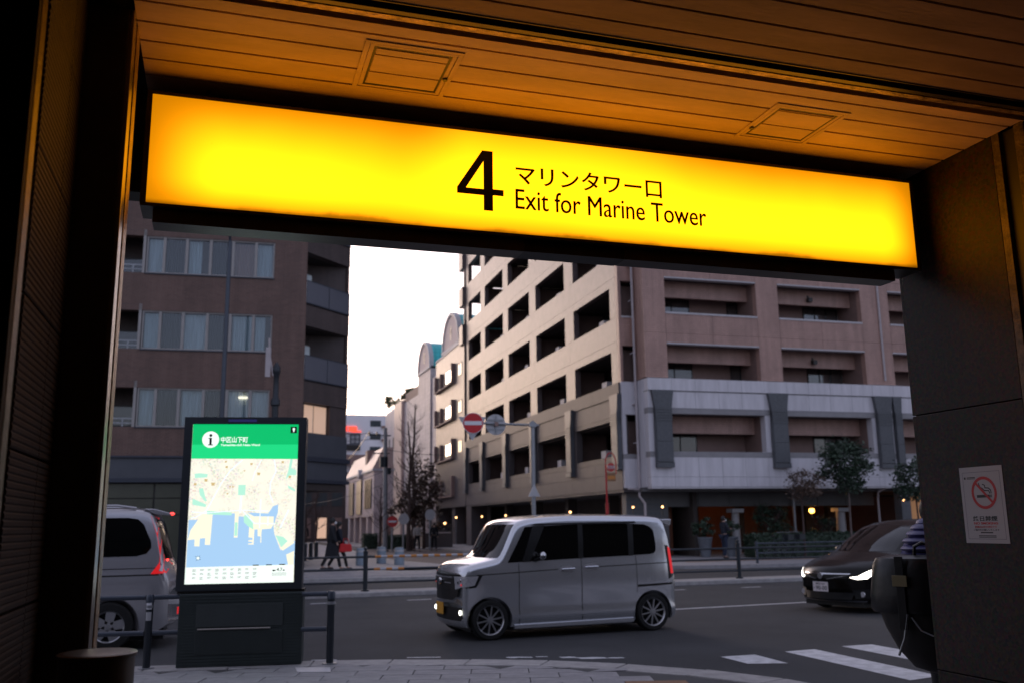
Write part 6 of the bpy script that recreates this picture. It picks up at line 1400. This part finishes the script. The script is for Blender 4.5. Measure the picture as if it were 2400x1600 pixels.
def person(label, loc, rz, h=1.68, stride=.3, coat='coat_black', long_coat=False, legs='trouser', arms='down', mask=True, hood=False, group=None, fem=False, pack=None):
    """faces local -Y"""
    t = thing('person', label, 'person', loc, rz, group); k = h/1.70; sw = .17 if fem else .19; hipz = .90
    P = dict(pel=(0, 0, .95), wai=(0, .0, 1.08), che=(0, -.01, 1.28), nb=(0, .0, 1.44), nk=(0, -.01, 1.50), hd=(0, -.03, 1.585), ht=(0, -.02, 1.66))
    for s_, q in ((-1, 'l'), (1, 'r')):
        st = stride*s_
        P['hp'+q] = (.09*s_, 0, .90); P['kn'+q] = (.095*s_, -st*.55-.02, .49); P['an'+q] = (.09*s_, -st*.9+(.06 if st < 0 else 0), .085+(.05 if st < 0 and stride > .1 else 0)); P['to'+q] = (.10*s_, P['an'+q][1]-.16, .035+(.0 if st >= 0 else .01))
        P['sh'+q] = (sw*s_, 0, 1.40)
        if arms == 'phone': P['el'+q] = ((sw+.05)*s_, -.05, 1.14); P['wr'+q] = (.08*s_, -.27, 1.19); P['ha'+q] = (.05*s_, -.33, 1.22)
        else: P['el'+q] = ((sw+.06)*s_, .03+st*.35, 1.12); P['wr'+q] = ((sw+.07)*s_, -.02+st*.6, .90); P['ha'+q] = ((sw+.065)*s_, -.04+st*.65, .81)
    names = list(P); I = {n: i for i, n in enumerate(names)}; pts = [Vector(P[n])*k for n in names]
    E_ = [('pel', 'wai'), ('wai', 'che'), ('che', 'nb'), ('nb', 'nk'), ('nk', 'hd'), ('hd', 'ht')]
    for q in 'lr': E_ += [('pel', 'hp'+q), ('hp'+q, 'kn'+q), ('kn'+q, 'an'+q), ('an'+q, 'to'+q), ('nb', 'sh'+q), ('sh'+q, 'el'+q), ('el'+q, 'wr'+q), ('wr'+q, 'ha'+q)]
    rd_ = dict(pel=(.13, .10), wai=(.12, .09), che=(.14, .10), nb=(.09, .075), nk=.052, hd=(.078, .095), ht=(.06, .07), hp=.085, kn=.058, an=.038, to=.035, sh=.058, el=.042, wr=.027, ha=.032)
    rad = [rd_.get(n, rd_.get(n[:2], .05)) for n in names]; rad = [(r[0]*k, r[1]*k) if hasattr(r, '__len__') else r*k for r in rad]
    skin_mesh(pts, [(I[a], I[b]) for a, b in E_], rad, 'body', 'skin', t)
    # hair, face, clothes follow the same joints
    hc = Vector(P['hd'])*k+Vector((0, .012, .035))*k; MB().ball(hc+Vector((0, .022, .012))*k, (.092*k, .105*k, .115*k), 14, 10).build('hair', 'hair', t, True)
    if fem: MB().ball(hc+Vector((0, .055, -.06))*k, (.085*k, .06*k, .12*k), 12, 8).build('hair', 'hair', t, True)
    for s_ in (-1, 1): MB().ball(Vector((.032*s_, -.118, 1.605))*k, .011*k, 6, 5).build('eye', 'hair', t)
    if mask: MB().ball(Vector((0, -.098, 1.560))*k, (.055*k, .045*k, .05*k), 12, 8).build('face_mask', 'mask', t, True)
    def sub(ns, es, rr, nm, m, root=0): skin_mesh([Vector(P[n])*k if isinstance(n, str) else Vector(n)*k for n in ns], es, [(r[0]*k, r[1]*k) if hasattr(r, '__len__') else r*k for r in rr], nm, m, t, root)
    sub(['pel', 'hpl', 'knl', 'anl', 'hpr', 'knr', 'anr'], [(0, 1), (1, 2), (2, 3), (0, 4), (4, 5), (5, 6)], [(.15, .12), .10, .072, .056, .10, .072, .056], 'trousers', legs)
    for q in 'lr':
        a, b = Vector(P['an'+q])*k, Vector(P['to'+q])*k; MB().ball((a+b)/2+Vector((0, 0, -.03))*k, (.045*k, .13*k, .05*k), 10, 6).build('shoe', 'plastic', t, True)
    sub(['wai', 'che', 'nb', 'shl', 'ell', 'wrl', 'shr', 'elr', 'wrr', 'pel', (0, -.01, 1.47)], [(9, 0), (0, 1), (1, 2), (2, 3), (3, 4), (4, 5), (2, 6), (6, 7), (7, 8), (2, 10)], [(.155, .125), (.175, .135), (.11, .10), .078, .060, .046, .078, .060, .046, (.165, .14), .07], 'jacket', coat, 9)
    if long_coat:
        pr_ = [(1.16, .155, .13), (.95, .175, .155), (.75, .20, .20), (.45, .235, .25), (.42, .23, .245)]; vs = []; fs = []; n = 18
        for i, (z, rx, ry) in enumerate(pr_):
            for j in range(n): a = 2*pi*j/n; w_ = 1+.05*sin(5*a+i)*(i/4); vs.append((rx*k*cos(a)*w_, ry*k*sin(a)*w_, z*k))
        for i in range(len(pr_)-1):
            for j in range(n): fs.append((i*n+j, i*n+(j+1) % n, (i+1)*n+(j+1) % n, (i+1)*n+j))
        mb = MB(); mb.v = vs; mb.f = fs; mb.build('coat_skirt', coat, t, True)
    if hood: MB().ball(Vector((0, .07, 1.49))*k, (.12*k, .08*k, .07*k), 12, 8).build('hood', coat, t, True)
    if pack: MB().ball(Vector((0, .20, 1.22))*k, (.15*k, .10*k, .22*k), 12, 8).build('rucksack', pack, t, True)
    return t
person('person in a long black coat and white mask walking beside the brick building', (3.95, 33.6, -.012), R(75), 1.78, .30, 'coat_black', True, group=None)
person('person in a dark coat walking with a bright red bag', (4.22, 33.9, -.012), R(80), 1.66, .34, 'coat_navy', False, mask=False, fem=True)
rbg = thing('red_bag', 'bright red shoulder bag carried by the walking person', 'bag', (4.42, 33.55, .62)); MB().prism([(-.24, -.02), (.22, .0), (.19, .26), (-.20, .28)], -.07, .07, 'y').build('bag_body', 'redbag', rbg, False, .03); MB().tube([(-.12, 0, .26), (-.06, 0, .45), (.06, 0, .45), (.12, 0, .26)], .012, 6).build('strap', 'redbag', rbg, True)
person('person in dark clothes and white mask standing looking at a phone by the planters', (20.05, 34.4, 0), R(95), 1.68, .02, 'coat_navy', False, 'jeans', 'phone')
ph = thing('phone', 'small dark phone held by the standing person by the planters', 'phone', (20.42, 34.42, 1.22), R(95)); MB().box(-.035, .035, -.006, .006, 0, .12).build('phone_body', 'plastic', ph)
person('distant person in a pale beige jacket walking by the hedge', (12.11, 58.2, -.1), R(10), 1.68, .2, 'coat_beige', pack=None, mask=False); person('distant person in dark clothes beside the grey sign post and planter', (13.25, 58.4, -.1), R(0), 1.70, .2, 'coat_black', mask=False)
person('distant person in a brown coat under the brick overhang', (4.35, 54.5, -.012), R(15), 1.66, .2, 'coat_brown', True, mask=False, fem=True); person('distant person in black walking behind the brown coat', (5.3, 60, -.012), R(0), 1.70, .25, 'coat_black', mask=True); person('farthest person in black beside the distant white van', (5.15, 66, -.012), R(0), 1.70, .25, 'coat_black', mask=False)

# near person at the right with the big backpack (stands outside, just past the granite wall, seen from behind and side)
np_ = person('person in a purple quilted jacket partly hidden behind the granite wall', (4.74, 5.30, 0), R(107), 1.62, .05, 'puffer', False, 'trouser', 'down', mask=False, hood=False)
for k in range(7):
    pass
bp = thing('backpack', 'large shiny black roll top backpack with olive buckle on the person at the right edge', 'backpack', (4.435, 5.16, .50), R(-60))
def blob(parent, secs, nm, m, n=28, e=2.6):
    vs = []; fs = []
    for i, (z, cx, cy, rx, ry) in enumerate(secs):
        for j in range(n):
            a = 2*pi*j/n; c_, s_ = cos(a), sin(a); q = (abs(c_)**e+abs(s_)**e)**(-1/e); wv = 1+.018*sin(5*a+i*1.7)+.014*sin(9*a-i*1.3); vs.append((cx+rx*c_*q*wv, cy+ry*s_*q*wv, z))
    for i in range(len(secs)-1):
        for j in range(n): fs.append((i*n+j, i*n+(j+1) % n, (i+1)*n+(j+1) % n, (i+1)*n+j))
    fs += [tuple(range(n))[::-1], tuple(range((len(secs)-1)*n, len(secs)*n))]; mb = MB(); mb.v = vs; mb.f = fs; return mb.build(nm, m, parent, True)
blob(bp, [(.03, .10, 0, .05, .06), (.06, .06, 0, .12, .10), (.16, .02, 0, .17, .14), (.30, -.02, 0, .205, .155), (.44, -.04, 0, .225, .16), (.58, -.04, 0, .22, .155), (.66, -.02, 0, .21, .15), (.70, .0, 0, .16, .11)], 'pack_body', 'bagbrown')
blob(bp, [(.40, -.05, 0, .235, .175), (.43, -.05, 0, .245, .185), (.52, -.05, 0, .245, .18), (.62, -.045, 0, .24, .175), (.70, -.035, 0, .235, .165), (.745, -.02, 0, .22, .15), (.765, .0, 0, .16, .10)], 'flap', 'bagleather', e=3.4)
MB().tube([(.0, -.03, .76), (.01, -.04, .82), (.06, -.04, .845), (.12, -.03, .82), (.14, -.02, .76)], .012, 8).build('grab_handle', 'bagleather', bp, True)
MB().box(-.075, -.02, -.197, -.187, .30, .76).build('strap', 'bagleather', bp, bevel=.002); MB().box(-.095, .0, -.206, -.198, .57, .64).build('buckle', 'olive', bp, bevel=.003)
MB().tube([(-.02, -.19, .40), (-.05, -.19, .25), (-.10, -.18, .14)], .008, 6).tube([(.0, -.18, .38), (.05, -.17, .30), (.12, -.16, .27)], .005, 6).build('webbing', 'galv', bp, True)
# quilted ribs of the jacket shoulder
qj = MB()
sl2 = thing('jacket_quilting', 'purple quilted jacket shoulder above the backpack', 'jacket', (4.68, 5.28, 0))
for i, (z, rx, ry) in enumerate([(1.47, .09, .09), (1.435, .135, .12), (1.395, .175, .14), (1.35, .205, .16), (1.30, .225, .17), (1.25, .235, .175), (1.20, .235, .175)]):
    MB().ball((-.0, 0, z), (rx, ry, .040), 24, 8).build('quilt_roll', 'puffer', sl2, True)
sl2.parent = None
